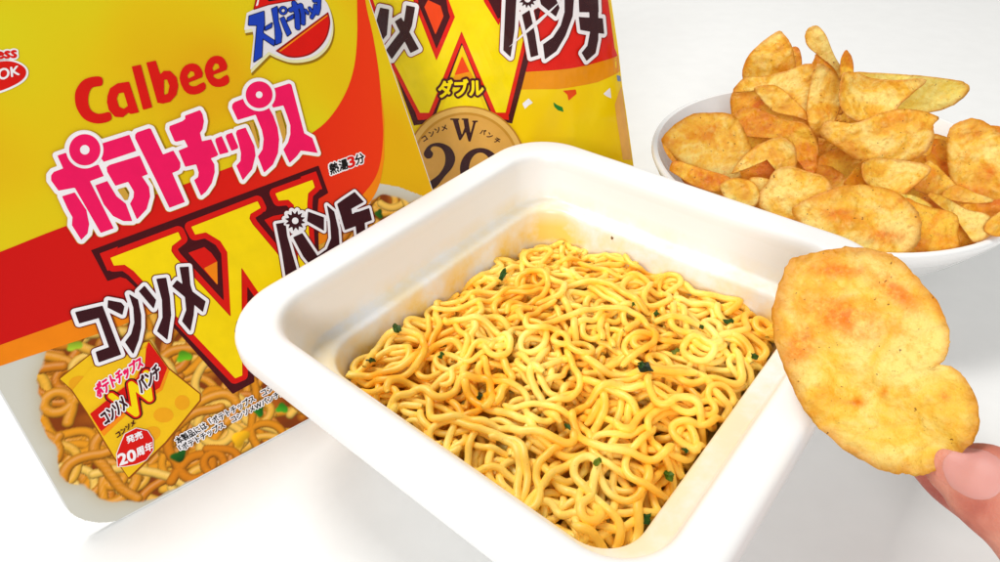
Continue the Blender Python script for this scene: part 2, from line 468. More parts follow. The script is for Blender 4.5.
    o = mesh('noodle_picture', vs, [tuple(map(int, f)) for f in faces], t.m, card)
    ca = o.data.color_attributes.new('ink', 'FLOAT_COLOR', 'POINT')
    ca.data.foreach_set('color', np.c_[img[need], np.ones(need.sum())].ravel())
paint_noodles()
S.fill('ground_print', orange, [on_card(smooth_loop(lo_red[3:], 4, False)+smooth_loop(lo_or[:-1], 4, False)+[(384, 120)])], 4, step=.0004)
# ---- large letter emblem
Wy = [(110.3, 257.8), (178, 232), (181, 238.8), (171.7, 246), (171, 251), (175, 257), (230.5, 316.8), (227, 252), (220, 241), (211, 235.5), (205.6, 232.3), (195, 234.6), (191, 226.9), (257.2, 201.3), (260.4, 207.9), (250, 214), (249, 218.5), (252, 224), (274, 250), (298, 281), (297, 225), (293.4, 205), (288, 199.8), (278.3, 200.7), (275, 193.6), (312, 180), (314.4, 187.4), (307.6, 193.6), (306.7, 205), (309, 240), (314, 355), (304, 360), (241, 267), (242, 375), (235, 378), (142, 280), (133.4, 270.8), (124.5, 264.6), (113.8, 265.5)]
Wd = [(91, 250.3), (318.3, 165.7), (328, 193), (318.3, 199), (317.4, 209), (322, 366), (300, 378), (254, 318), (254, 382), (232.5, 393.7), (177, 331), (135, 287), (126, 278.6), (120, 277), (107.4, 281)]
S.fill('letter_emblem', maroon, [Wd], 6)
S.fill('letter_emblem', red, [Wy], 7, off=6.6)
S.fill('letter_emblem', red, [[(99.6, 253.4), (118, 246.5), (108, 272)], [(300, 177), (315.7, 171.4), (322, 189), (312, 192)]], 8)
S.fill('letter_emblem', maroon, [[(180, 251.4), (202.6, 240), (209.7, 244), (221, 260), (222.5, 299)], [(257, 219), (263, 212), (272, 210), (288, 207), (293, 226), (293, 266)]], 9)
S.fill('letter_emblem', red, [[(188, 252.8), (204, 247), (211, 252.8), (216.8, 261), (217.4, 285)], [(264, 220), (273, 216), (284, 214), (287, 228), (287, 250)]], 10)
S.fill('letter_emblem', orange, [[(203.6, 268.3), (216.9, 261.3), (217.4, 285)]], 11)
S.fill('letter_emblem', yel, [Wy], 11)
S.fill('letter_emblem', maroon, [dict(stroke=[(246, 318), (238, 322), (236, 331), (242, 335), (241, 345), (247, 350), (254, 346), (252, 338)], w=1.7), dict(stroke=[(242, 335), (249, 330)], w=1.7)], 12)
# ---- pink title
A, B, C = Zm(40, 120, 4.32), Zm(140, 100, 5.11), Zm(210, 70, 4.325)
T_pink = [
    A([(75, 155), (112, 142), (124, 172), (150, 196), (190, 207), (225, 203), (252, 193), (275, 243), (215, 265), (318, 468), (262, 488), (150, 293), (80, 306), (48, 262), (48, 240), (60, 225), (100, 210)]),
    A([(95, 330), (150, 313), (200, 390), (212, 450), (205, 490), (178, 518), (138, 455), (140, 420), (120, 385)]),
    A([(238, 283), (290, 264), (330, 330), (370, 362), (398, 437), (360, 437), (315, 415), (275, 365)]),
    A([(268, 102), (385, 65), (415, 135), (275, 182), (262, 165), (272, 140)]),
    A([(290, 225), (287, 205), (300, 195), (430, 155), (465, 235), (440, 245), (470, 290), (475, 330), (460, 385), (418, 430), (388, 362), (403, 335), (405, 310), (380, 268), (325, 285)]),
    A([(410, 80), (410, 65), (418, 55), (470, 37), (478, 40), (530, 150), (575, 133), (605, 185), (605, 205), (598, 218), (570, 230), (625, 355), (558, 380), (500, 260)]),
    B([(148, 150), (150, 135), (215, 110), (230, 98), (228, 82), (305, 53), (318, 75), (325, 110), (318, 150), (305, 170), (315, 212), (362, 202), (398, 280), (390, 288), (360, 300), (378, 330), (380, 370), (365, 425), (335, 470), (310, 490), (275, 410), (295, 395), (298, 370), (285, 330), (230, 343), (195, 260), (243, 240), (225, 205), (185, 215), (175, 212)]),
    B([(382, 210), (385, 198), (415, 185), (450, 265), (447, 270), (405, 280)]), B([(435, 190), (440, 178), (468, 168), (500, 240), (497, 250), (465, 262)]),
    C([(110, 275), (115, 262), (152, 250), (190, 330), (195, 370), (180, 430), (140, 478), (112, 415), (130, 395), (132, 360), (125, 330)]),
    C([(93, 165), (95, 150), (105, 140), (145, 125), (155, 150), (175, 168), (210, 175), (240, 168), (250, 160), (272, 200), (290, 250), (297, 300), (292, 360), (270, 410), (232, 445), (205, 375), (225, 345), (230, 300), (222, 260), (195, 195), (118, 218)]),
    C([(275, 120), (270, 90), (272, 82), (340, 60), (350, 65), (405, 275), (440, 295), (463, 360), (410, 352), (390, 350), (372, 375), (342, 403), (315, 345), (335, 315), (345, 280), (345, 240), (330, 195), (315, 155), (270, 165), (264, 150)]),
]
dots = [(84.7, 150.1, 15.6, 4.8), (258.6, 95.2, 13.4, 3.4)]
rings = [circ(x, y, r) for x, y, r, h in dots]
S.fill('title_lettering', gold, T_pink+rings, 13, off=5.1)
S.fill('title_lettering', wht, T_pink+rings, 14, off=4.4)
S.fill('title_lettering', pink, T_pink, 15)
S.fill('title_lettering', wht, [circ(x, y, r+3.0) for x, y, r, h in dots], 16)
S.fill('title_lettering', pink, [dict(loops=[circ(x, y, r), circ(x, y, h)]) for x, y, r, h in dots], 17)
S.fill('title_lettering', gold, [A([(335, 303), (362, 292), (382, 325), (378, 345), (365, 348)]), C([(165, 225), (185, 228), (212, 330), (205, 345)]), C([(280, 190), (303, 183), (325, 260), (325, 290), (315, 312)])], 17)
# ---- red brand word
Z = Zm(0, 0, 4)
ea = [(718, 315), (730, 275), (755, 257), (785, 258), (805, 280), (807, 310), (755, 330), (762, 345), (785, 345), (815, 330), (822, 355), (795, 375), (760, 378), (735, 360)]
eb = [(818, 285), (830, 245), (855, 226), (885, 228), (903, 250), (905, 280), (852, 300), (862, 315), (880, 317), (908, 300), (916, 328), (895, 345), (860, 348), (835, 330)]
S.fill('brand_lettering', red, [
    Z(smooth_loop([(405, 310), (407, 342), (370, 350), (355, 375), (352, 410), (362, 440), (385, 455), (410, 455), (438, 450), (445, 478), (415, 492), (375, 493), (335, 475), (308, 435), (300, 395), (305, 360), (330, 325), (365, 310)], 3)),
    dict(loops=[Z([(430, 385), (440, 355), (470, 335), (515, 328), (555, 450), (520, 457), (515, 450), (490, 470), (460, 468), (435, 440), (428, 410)]), Z([(466, 395), (474, 374), (495, 370), (512, 425), (495, 437), (475, 428)])]),
    Z([(527, 268), (562, 260), (608, 430), (572, 440)]),
    dict(loops=[Z([(585, 252), (622, 244), (640, 300), (655, 285), (680, 285), (705, 310), (712, 345), (705, 380), (680, 408), (650, 415), (630, 412)]), Z([(655, 320), (668, 318), (678, 345), (672, 375), (655, 382)])]),
    dict(loops=[Z(smooth_loop(ea, 2)), Z([(748, 303), (760, 285), (775, 288), (779, 303), (752, 317)])]),
    dict(loops=[Z(smooth_loop(eb, 2)), Z([(848, 273), (858, 254), (873, 257), (878, 273), (852, 287)])])], 6, off=.15)
# ---- oval maker's mark at the left edge
el = Z(smooth_loop([(-60, 270), (0, 248), (50, 248), (90, 265), (105, 288), (95, 315), (60, 340), (0, 365), (-60, 378), (-110, 360), (-118, 315)], 4))
es = text_on('ess', (-3.5, 52.5), (16.5, 50.5), (16.5, 58), (-3.5, 59.5))
S.fill('corner_logo', wht, [el], 5, off=2.2); S.fill('corner_logo', wht, [es], 5, off=2.2)
S.fill('corner_logo', red, [el, ], 6); S.fill('corner_logo', red, [es], 7, off=.5)
S.fill('corner_logo', wht, [text_on('OK', (-2, 69.5), (19, 66), (20, 75), (-1, 81))], 8, off=.35)
# ---- round cup logo at the top
L = Zm(240, 0, 7.02)
base = L([(28, 215), (45, 95), (95, 70)]+smooth_loop([(110, 0), (150, -90), (300, -150), (470, -110), (590, 0), (630, 80), (645, 180), (630, 270), (590, 340), (520, 395), (430, 420), (340, 420), (250, 390), (200, 365)], 5, False)+[(70, 495), (95, 260), (85, 205)])
S.fill('cup_logo', ink('shade_gold', (150, 112, 14)), [[(x+2.0, y+4.6) for x, y in base]], 5, off=.6)
S.fill('cup_logo', ink('cream', (226, 222, 170)), [[(x+1, y+2.6) for x, y in base]], 6, off=.3)
S.fill('cup_logo', ink('pale', (226, 222, 226)), [base], 7)
S.fill('cup_logo', ink('dark_red', (150, 20, 16)), [L(smooth_loop([(617, 86), (632, 160), (612, 255), (566, 328), (495, 384), (410, 407), (328, 402), (246, 360)], 5, False)), L([(90, 75), (108, -6), (150, -80), (300, -140), (460, -100), (540, -20), (380, 8), (200, 40)])], 8)
S.fill('cup_logo', red, [L(smooth_loop([(612, 105), (622, 160), (603, 250), (558, 320), (488, 374), (410, 397), (332, 392), (268, 362)], 5, False)), L([(100, 64), (116, -4), (155, -72), (300, -130), (450, -92), (520, -22), (380, 0), (200, 32)])], 9)
S.fill('cup_logo', orange, [L([(268, 362), (612, 105), (612, 116), (285, 364)])], 10)
S.fill('cup_logo', wht, [L([(108, 50), (122, 0), (134, -8), (124, 40)])], 10)
S.fill('cup_logo', blk, [L([(188, 0), (355, -40), (355, -10), (200, 14)])], 10)
def st(w, *p): return dict(stroke=L(p), w=w/7.02)
cup = [L([(62, 118), (165, 84), (168, 170), (157, 235), (240, 290), (235, 325), (155, 272), (150, 400), (95, 437), (118, 180), (58, 180)]), L([(176, 194), (222, 165), (218, 195), (175, 217)]),
       L([(220, 68), (258, 50), (265, 150), (290, 240), (285, 300), (248, 317), (243, 200)]), L([(280, 135), (305, 122), (330, 180), (356, 235), (330, 257), (305, 200)]), L([(330, 130), (372, 105), (370, 132), (330, 152)]),
       st(13, (350, 75), (425, 42)), st(17, (378, 30), (398, 105), (402, 195)), st(14, (425, 45), (440, 110), (440, 165)), st(9, (458, 78), (472, 96)), st(9, (486, 62), (498, 82)), st(11, (525, 45), (518, 95), (500, 125)), st(12, (518, 8), (552, 0), (550, 60), (540, 96)),
       ]
cup_ring = dict(loops=[L(circ(300, 78, 28, 24)), L(circ(300, 78, 17, 24))])
S.fill('cup_logo', ink('navy', (22, 26, 70)), cup+[cup_ring], 11, off=.8)
S.fill('cup_logo', blue, cup+[cup_ring], 12)
# ---- small cooking time note
tl, tr, br, bl = (np.array(p) for p in ((328.6, 164.5), (363, 152.6), (364.6, 162.3), (330.6, 175)))
q = lambda a, b: (tl*(1-a)+tr*a, tl*(1-b)+tr*b, bl*(1-b)+br*b, bl*(1-a)+br*a)
n1 = text_on('熱湯', *q(0, .52)); n2 = text_on('3', *q(.53, .72)); n3 = text_on('分', *q(.74, 1))
S.fill('time_lettering', wht, [n1, n2, n3], 5, off=1.5, step=.0002); S.fill('time_lettering', blk, [n1, n3], 6, off=.35, step=.00015); S.fill('time_lettering', red, [n2], 6, off=.6, step=.0002)
# ---- flavour words
K, Pn = Zm(60, 240, 4.0125), Zm(260, 170, 4.686)
kon = [K([(60, 288), (170, 262), (245, 458), (155, 490), (142, 447), (196, 428), (155, 312), (77, 334)]), K([(192, 240), (245, 250), (258, 265), (250, 300), (190, 270)]),
       K([(275, 215), (312, 238), (325, 300), (325, 350), (315, 400), (293, 457), (260, 408), (285, 375), (297, 330), (293, 270)]), K([(315, 205), (338, 182), (385, 240), (375, 275)]),
       K([(385, 155), (425, 150), (440, 230), (445, 300), (430, 400), (388, 365), (410, 310), (408, 240)]),
       K([(478, 108), (515, 106), (522, 180), (540, 235), (535, 300), (522, 365), (488, 325), (505, 280), (500, 230)]), K([(448, 185), (468, 160), (583, 245), (572, 288)])]
S.fill('flavour_lettering', ink('deep_red', (110, 12, 8)), kon, 14, off=5.0); S.fill('flavour_lettering', wht, kon, 15, off=3.9); S.fill('flavour_lettering', dark, kon, 16)
pan = [Pn([(72, 252), (117, 245), (125, 310), (148, 390), (180, 500), (122, 530), (100, 390)]), Pn([(152, 315), (195, 295), (265, 400), (290, 440), (245, 460), (200, 405)]),
       Pn([(222, 195), (297, 222), (297, 285), (218, 240)]), Pn([(310, 165), (345, 195), (365, 280), (370, 350), (340, 410), (270, 450), (262, 405), (310, 370), (330, 320), (325, 240)]),
       Pn([(358, 160), (385, 140), (440, 103), (484, 150), (425, 182), (430, 215), (380, 228)]), Pn([(378, 225), (508, 178), (522, 235), (395, 282)]), Pn([(438, 200), (482, 190), (495, 330), (450, 380), (420, 360), (450, 310)])]
bst = star(*Pn([(162, 238)])[0], 50/4.686, 31/4.686, 12, .2)
S.fill('flavour_lettering|2', ink('deep_red', (110, 12, 8)), pan+[bst], 14, off=3.7); S.fill('flavour_lettering|2', wht, pan+[bst], 15, off=2.8); S.fill('flavour_lettering|2', dark, pan, 16)
S.fill('flavour_lettering|2', wht, [bst], 17, off=1.3); S.fill('flavour_lettering|2', dark, [dict(loops=[bst, circ(*Pn([(162, 238)])[0], 3.3)])], 18); S.fill('flavour_lettering|2', wht, [circ(*Pn([(162, 238)])[0], 3.3)], 18, off=-.05)
# ---- pouch pictured in front of the noodles
Mb = Zm(50, 340, 4.013)
S.fill('pouch_picture', ink('pouch_shade', (150, 78, 10)), [Mb([(36, 152), (160, 55), (400, 0), (476, 110), (606, 215), (606, 243), (464, 416), (318, 558), (256, 474), (146, 293), (86, 203)])], 4)
pou = [Mb([(40, 155), (160, 60), (400, 5), (470, 112), (600, 216), (600, 240), (460, 410), (315, 550), (260, 470), (150, 290), (90, 200)])]
S.fill('pouch_picture', ink('pouch_yellow', (240, 190, 26)), pou, 5)
S.fill('pouch_picture', ink('pouch_chip', (236, 164, 24)), [Mb(circ(120, 175, 45, ry=32)), Mb(circ(455, 300, 40, ry=30)), Mb(circ(400, 380, 46, ry=30, rot=-.5)), Mb(circ(530, 250, 30))], 6)
S.fill('pouch_picture', ink('pouch_orange', (244, 140, 20)), [Mb([(168, 312), (250, 240), (395, 5), (478, 118), (450, 200), (330, 275), (215, 385)])], 7)
S.fill('pouch_picture', red, [Mb([(160, 295), (240, 230), (350, 150), (395, 5), (470, 110), (440, 190), (330, 260), (205, 365)])], 8)
S.fill('pouch_picture', ink('pouch_yellow', (240, 190, 26)), [Mb([(150, 285), (90, 200), (165, 110), (385, 30), (380, 95), (330, 160), (240, 225)])], 9)
sw = dict(stroke=Mb([(245, 222), (345, 295), (325, 175), (400, 235), (385, 130)]), w=0)
S.fill('pouch_picture', maroon, [sw], 10, off=6.2); S.fill('pouch_picture', red, [sw], 11, off=4.8); S.fill('pouch_picture', yel, [sw], 12, off=3)
mt = text_on('ポテトチップス', *Mb([(176, 178), (362, 62), (374, 104), (194, 234)]))
S.fill('pouch_picture', wht, [mt], 13, off=1.7, step=.0002); S.fill('pouch_picture', pink, [mt], 14, off=.6, step=.0002)
for tx, qd in (('コンソメ', [(200, 295), (288, 222), (314, 268), (224, 340)]), ('パンチ', [(345, 158), (428, 90), (444, 142), (368, 214)])):
    x = text_on(tx, *Mb(qd)); S.fill('pouch_picture', wht, [x], 15, off=1.7, step=.0002); S.fill('pouch_picture', dark, [x], 16, off=.55, step=.0002)
badge = Mb([(300, 375), (345, 352), (390, 362), (412, 395), (412, 440), (385, 478), (345, 495), (300, 503), (272, 505), (268, 455), (285, 410)])
S.fill('pouch_picture', wht, [badge], 13, off=.7); S.fill('pouch_picture', red, [badge], 14)
for tx, qd, bo in (('発売', [(303, 386), (366, 360), (373, 390), (310, 413)], .25), ('20', [(270, 458), (338, 434), (346, 478), (280, 500)], .6), ('周年', [(343, 432), (408, 402), (415, 436), (350, 468)], .25)):
    S.fill('pouch_picture', wht, [text_on(tx, *Mb(qd))], 16, off=bo, step=.00018)
S.fill('pouch_picture', maroon, [text_on('コンソメ', *Mb([(262, 372), (335, 318), (342, 336), (270, 392)]))], 13, off=.3, step=.00018)
# ---- two caption lines
c1 = text_on('本製品には「ポテトチップス　コンソメW', (173.5, 438), (289.5, 373.5), (292, 379.5), (178.5, 444)); c2 = text_on('「ポテトチップス　コンソメWパンチ」の味', (177.5, 445.5), (296, 380), (298, 386), (181.5, 451))
S.fill('caption_lettering', wht, [c1, c2], 13, off=1.1, step=.00016); S.fill('caption_lettering', blk, [c1, c2], 14, off=.18, step=.00013)
S.build()

# ================================================================== SNACK BAG (stands behind the tray)
B0 = np.array([onz((465, 260), 0)[0], .352, .001])
bu = unit([1, .03, 0]); lean = math.radians(9)
bv = np.array([-bu[1]*math.sin(lean), bu[0]*math.sin(lean), math.cos(lean)]); bn = np.cross(bu, bv)
if (EYE-B0) @ bn < 0: bn = -bn
BH = .235
def bplane(p):
    w = onplane(p, B0, bn)-B0; return np.array([w@bu, w@bv])
uc0 = bplane((465, 60))[0]
edge = [(-.02, None)]+[bplane(p)[::-1] for p in ((634, 170), (632, 155), (626, 112), (622, 85), (618, 48), (611, 0))]
ev = [e[0] for e in edge[1:]]; eu = [e[1] for e in edge[1:]]
def bwidth(v):
    vv = min(max(v, ev[0]-.03), ev[-1]+.04)
    return float(np.interp(vv, [ev[0]-.06]+ev+[ev[-1]+.06], [eu[0]+.006]+eu+[eu[-1]-.004]))-uc0
def bulge(u, v):
    w = bwidth(v); s = min(abs((u-uc0)/w), .9999); tv = min(max(v/BH, 0), 1)
    f = (1-abs(2*tv-1)**3.5)**.6 if 0 < tv < 1 else 0
    k = (1-s**2.3)**.75
    wr = .0019*mnoise.noise(Vector((u*38, v*22, 3.1)))+.0013*math.sin(70*(u-uc0)+150*v+9*math.sin(v*40))*s**4+.0008*mnoise.noise(Vector((u*90, v*60, 8)))
    return .029*f*k+wr*k
def bpos(u, v, o):
    w = bwidth(v)*.992; u = min(max(u, uc0-w), uc0+w)
    return tuple(B0+bu*u+bv*v+bn*(bulge(u, v)+o+.00022))
def buv(p):
    d = ray(p); h = .02; q = None
    for _ in range(6):
        w = onplane(p, B0+bn*h, bn)-B0; q = (w@bu, w@bv); h = bulge(*q)
    return q
bag = empty('snack_bag', tuple(B0)); tag(bag, 'shiny yellow and red snack bag standing upright behind the tray', 'snack bag')
NU, NV = 130, 170
Vb, Fb = [], []
for side in (1, -1):
    for j in range(NV+1):
        for i in range(NU+1):
            v = BH*j/NV; s = -1+2*i/NU; u = uc0+s*bwidth(v)
            Vb.append(tuple(B0+bu*u+bv*v+bn*(side*bulge(u, v)*(1 if side > 0 else .9)+side*.0002)))
for k in range(2):
    o = k*(NU+1)*(NV+1)
    for j in range(NV):
        for i in range(NU):
            a = o+j*(NU+1)+i; f = (a, a+1, a+NU+2, a+NU+1); Fb.append(f if k == 0 else f[::-1])
o2 = (NU+1)*(NV+1)
for j in range(NV):
    for i in (0, NU):
        a = j*(NU+1)+i; Fb.append((a, a+NU+1, o2+a+NU+1, o2+a))
tbg = NT('bag_film'); fb = tbg.noise(20, 2, .5)
tbg.set(Base_Color=tbg.ramp(fb, [(.35, s2l((250, 214, 8))), (.7, s2l((250, 200, 4)))]), Roughness=.22, Coat_Weight=.22, Coat_Roughness=.08, Specular_IOR_Level=.2)
tbg.bump(tbg.noise(45, 3, .5), .5, .002)
mesh('bag_film', Vb, Fb, tbg.m, bag, smooth=True)
def bink(name, rgb):
    m = ink('bag_'+name, rgb, .22); b = m.node_tree.nodes['Principled BSDF']; b.inputs['Coat Weight'].default_value = .3; b.inputs['Coat Roughness'].default_value = .08
    if not b.inputs['Normal'].is_linked:      # the film's creases
        nt_ = m.node_tree; tc_ = nt_.nodes.new('ShaderNodeTexCoord'); nz_ = nt_.nodes.new('ShaderNodeTexNoise'); nz_.inputs['Scale'].default_value = 45; nz_.inputs['Detail'].default_value = 3
        bp_ = nt_.nodes.new('ShaderNodeBump'); bp_.inputs['Strength'].default_value = .5; bp_.inputs['Distance'].default_value = .002
        nt_.links.new(tc_.outputs['Object'], nz_.inputs['Vector']); nt_.links.new(nz_.outputs['Fac'], bp_.inputs['Height']); nt_.links.new(bp_.outputs['Normal'], b.inputs['Normal']); nt_.links.new(bp_.outputs['Normal'], b.inputs['Coat Normal'])
    return m
G = Sheet(bag, bpos, buv, step=.00035, maxrun=9); G.LAY = .00007
bred, borange, bmar, byel, bwht, bdark = bink('red', (228, 30, 16)), bink('orange', (240, 150, 16)), bink('maroon', (74, 16, 22)), bink('yellow', (250, 222, 4)), bink('white', (244, 240, 242)), bink('brown_black', (60, 26, 30))
R_ = Zm(480, 0, 5.106); Qz = Zm(370, 0, 4.32); Sz = Zm(380, 80, 5.106); Tz = Zm(500, 60, 5.62)
G.fill('bag_ground_print', borange, [[(500, 40)]+R_([(245, 370), (400, 360), (560, 330), (690, 292), (716, 276), (722, 350), (716, 362), (600, 420), (400, 455), (220, 457)])+[(500, 92)]], 1)
G.fill('bag_ground_print', bred, [[(505, -22), (603, -22), (608, 0), (614.5, 48), (617.5, 55.5)]+R_([(688, 292), (625, 312), (560, 330), (480, 347), (400, 358), (245, 368)])+[(510, 70)]], 2)
# big letter on the bag
bgW = [(365, -25), (394, 62.5), (420, 112.5), (429, 112.5), (461.5, 31), (496, 112.3), (505.5, 112.3), (519, 57), (533, -2), (538, -25), (517, -25), (498.6, 25.5), (484, 2), (478, -25), (445, -25), (448.7, 0), (455, 17), (436.5, 60.7), (415, 5), (405, -25)]
G.fill('bag_letter_emblem', bmar, [[(362, -25), (393, 67), (414, 125.5), (433, 122), (462, 44.5), (492.5, 119), (512, 123.5), (528, 62.7), (545, -10), (548, -25)]], 3)
G.fill('bag_letter_emblem', bred, [bgW], 4, off=4.6)
G.fill('bag_letter_emblem', bred, [[(414, 108), (418, 120), (432, 119), (432, 110)], [(491, 110), (493.5, 117.5), (509, 120), (508, 110)]], 5)
G.fill('bag_letter_emblem', bmar, [[(418, 3), (424, -8), (445, -8), (449.3, 17.4), (436, 46.5)], [(486, -4), (500, -6), (502, 16), (498, 19)]], 6)
G.fill('bag_letter_emblem', bink('vermilion', (238, 70, 18)), [[(424.4, 7), (428, 0), (440.6, 5.8), (443.6, 16.2), (435.5, 34.7)], [(462, 56), (470, 73), (454.5, 75)]], 7)
G.fill('bag_letter_emblem', borange, [[(454.7, 75), (470, 71.5), (474, 80), (452, 82)]], 8)
G.fill('bag_letter_emblem', byel, [[(452, 81), (474, 79.5), (486, 112), (441, 112)]], 7)
G.fill('bag_letter_emblem', byel, [bgW], 8)
# gold coin
cc = (465.5, 166)
G.fill('coin_emblem', bink('coin_edge', (196, 130, 40)), [circ(*cc, 60.5, 60)], 9)
G.fill('coin_emblem', bink('coin_pale', (236, 186, 96)), [circ(*cc, 59, 60)], 10)
G.fill('coin_emblem', bink('coin_mid', (206, 146, 52)), [circ(*cc, 54, 60)], 11)
G.fill('coin_emblem', bink('coin_face', (226, 168, 78)), [circ(*cc, 51.5, 60)], 12)
def so(w, *p): return dict(stroke=Sz(p), w=w/5.106)
G.fill('coin_emblem', bdark, [Sz([(370, 197), (398, 197), (418, 280), (432, 240), (425, 197), (450, 197), (462, 270), (478, 210), (490, 210), (462, 312), (452, 312), (438, 262), (412, 305), (404, 305)]),
                              so(4, (362, 198), (402, 198)), so(4, (474, 209), (496, 209)), so(4, (420, 198), (448, 198)),
                              ], 13)
for ch_, x, y, sz, ro in (('コ', 228, 297, 24, -.62), ('ン', 264, 271, 25, -.5), ('ソ', 294, 254, 25, -.36), ('メ', 328, 242, 27, -.2), ('パ', 526, 263, 26, .3), ('ン', 561, 281, 26, .45), ('チ', 598, 307, 28, .6)):
    ax, ay = np.array([math.cos(ro), math.sin(ro)])*sz/2, np.array([-math.sin(ro), math.cos(ro)])*sz/2; c_ = np.array([x, y])
    G.fill('coin_emblem', bdark, [text_on(ch_, *Sz([c_-ax-ay, c_+ax-ay, c_+ax+ay, c_-ax+ay]))], 13, off=.25, step=.0002)
two = dict(loops=[Sz(smooth_loop([(228, 360), (255, 328), (305, 318), (358, 340), (384, 390), (372, 440), (330, 490), (285, 545), (240, 560), (250, 520), (300, 480), (330, 430), (332, 380), (312, 345), (275, 336), (258, 352), (272, 372), (262, 395), (240, 398), (225, 382)], 3))])
zer = dict(loops=[Sz(circ(512, 452, 104, ry=108)), Sz(circ(512, 456, 58, ry=88))])
G.fill('coin_emblem', bdark, [two, zer], 13)
# words
dab = text_on('ダブル', *Qz([(297, 346), (486, 340), (490, 410), (298, 418)]))
G.fill('bag_lettering', bmar, [dab], 15, off=3.0); G.fill('bag_lettering', byel, [dab], 16, off=.75)
bp = [R_([(130, -10), (185, -10), (176, 150), (155, 290), (118, 255)]), R_([(213, 75), (252, 50), (280, 170), (297, 280), (258, 292), (240, 190)]), R_([(300, -20), (385, -10), (405, 40), (386, 85), (310, 22)]),
      R_([(430, -60), (482, -50), (472, 80), (435, 180), (388, 260), (330, 302), (320, 225), (370, 190), (410, 130), (430, 60)]), R_([(500, -50), (600, -60), (604, 60), (505, 62)]), R_([(502, 85), (625, 92), (632, 172), (510, 152)]),
      R_([(555, 50), (602, 50), (602, 200), (588, 270), (542, 310), (517, 268), (546, 232), (560, 160)])]
bb = star(*R_([(242, -5)])[0], 9.5, 5.6, 12, .15)
bm_ = [Qz([(158, 22), (196, 30), (182, 110), (160, 165), (95, 255), (70, 215), (128, 140), (148, 90)]), Qz([(108, 92), (136, 74), (212, 210), (176, 228)]), Qz([(45, 32), (84, 40), (74, 150), (40, 190), (20, 120)])]
G.fill('bag_lettering', bink('deep_red', (150, 20, 14)), bp+bm_+[bb], 15, off=4.8); G.fill('bag_lettering', bwht, bp+bm_+[bb], 16, off=3.9); G.fill('bag_lettering', bdark, bp+bm_, 17)
G.fill('bag_lettering', bwht, [bb], 18, off=1.2); G.fill('bag_lettering', bdark, [bb], 19); G.fill('bag_lettering', bwht, [circ(*R_([(242, -5)])[0], 3.2)], 20)
G.fill('bag_lettering', bwht, [R_([(138, 246), (270, 118), (425, -10), (300, 118)])], 21)
G.fill('bag_ground_print', bink('peach', (240, 176, 84)), [Tz([(655, 330), (645, 250), (668, 180), (700, 120), (760, 560), (690, 560)])], 2)
# confetti
for colr, pts in (('white', [(125, 245), (160, 215), (185, 240), (160, 255), (140, 275)]), ('confetti_red', [(352, 172), (425, 165), (430, 190), (385, 228), (378, 195)]), ('confetti_green', [(298, 235), (320, 252), (350, 265), (358, 292), (325, 282), (305, 262)]), ('white', [(580, 190), (618, 155), (625, 215), (600, 205)]), ('confetti_blue', [(655, 85), (680, 90), (680, 120), (660, 118)])):
    G.fill('bag_ground_print', bink(colr, {'white': (244, 240, 242), 'confetti_red': (236, 76, 20), 'confetti_green': (30, 130, 40), 'confetti_blue': (120, 140, 180)}[colr]), [Tz(pts)], 3)
G.build()

# ================================================================== BOWL
BC = np.array([.1722, .3114]); BR = .0900; BZ = .050
prof = [(.0, .004), (.030, .0045), (.046, .007), (.060, .0155), (.072, .028), (.0805, .040), (BR-.0040, BZ-.0018), (BR-.0031, BZ-.0004), (BR-.0018, BZ), (BR-.0004, BZ-.0007), (BR, BZ-.002), (BR-.0035, .041), (.079, .030), (.068, .0175), (.056, .0085), (.050, .0062), (.0492, .0045), (.0485, .0006), (.0475, 0), (.044, .0012), (0, .0016)]
NB = 96; Vw, Fw = [], []
for r, z in prof:
    for i in range(NB):
        a = 2*math.pi*i/NB; Vw.append((BC[0]+r*math.cos(a), BC[1]+r*math.sin(a), z))
for k in range(len(prof)-1):
    for i in range(NB):
        j = (i+1) % NB; Fw.append((k*NB+i, k*NB+j, (k+1)*NB+j, (k+1)*NB+i)[::-1])
bowl = empty('serving_bowl', (BC[0], BC[1], 0)); tag(bowl, 'round white porcelain bowl heaped with potato chips', 'bowl')
cut = 7
for nm, k0, k1 in (('bowl_inside', 0, cut), ('bowl_rim', cut, 11), ('bowl_outside', 11, len(prof)-1)):
    fs = [f for f in Fw if k0*NB <= min(f) and min(f) < k1*NB and max(f) < (k1+1)*NB]
    used = sorted({i for f in fs for i in f}); mp = {v: i for i, v in enumerate(used)}
    o = mesh(nm, [Vw[i] for i in used], [tuple(mp[i] for i in f) for f in fs], M_bowl, bowl, smooth=True)
    bm = bmesh.new(); bm.from_mesh(o.data); bmesh.ops.remove_doubles(bm, verts=bm.verts[:], dist=1e-6); bmesh.ops.recalc_face_normals(bm, faces=bm.faces[:]); bm.to_mesh(o.data); bm.free()

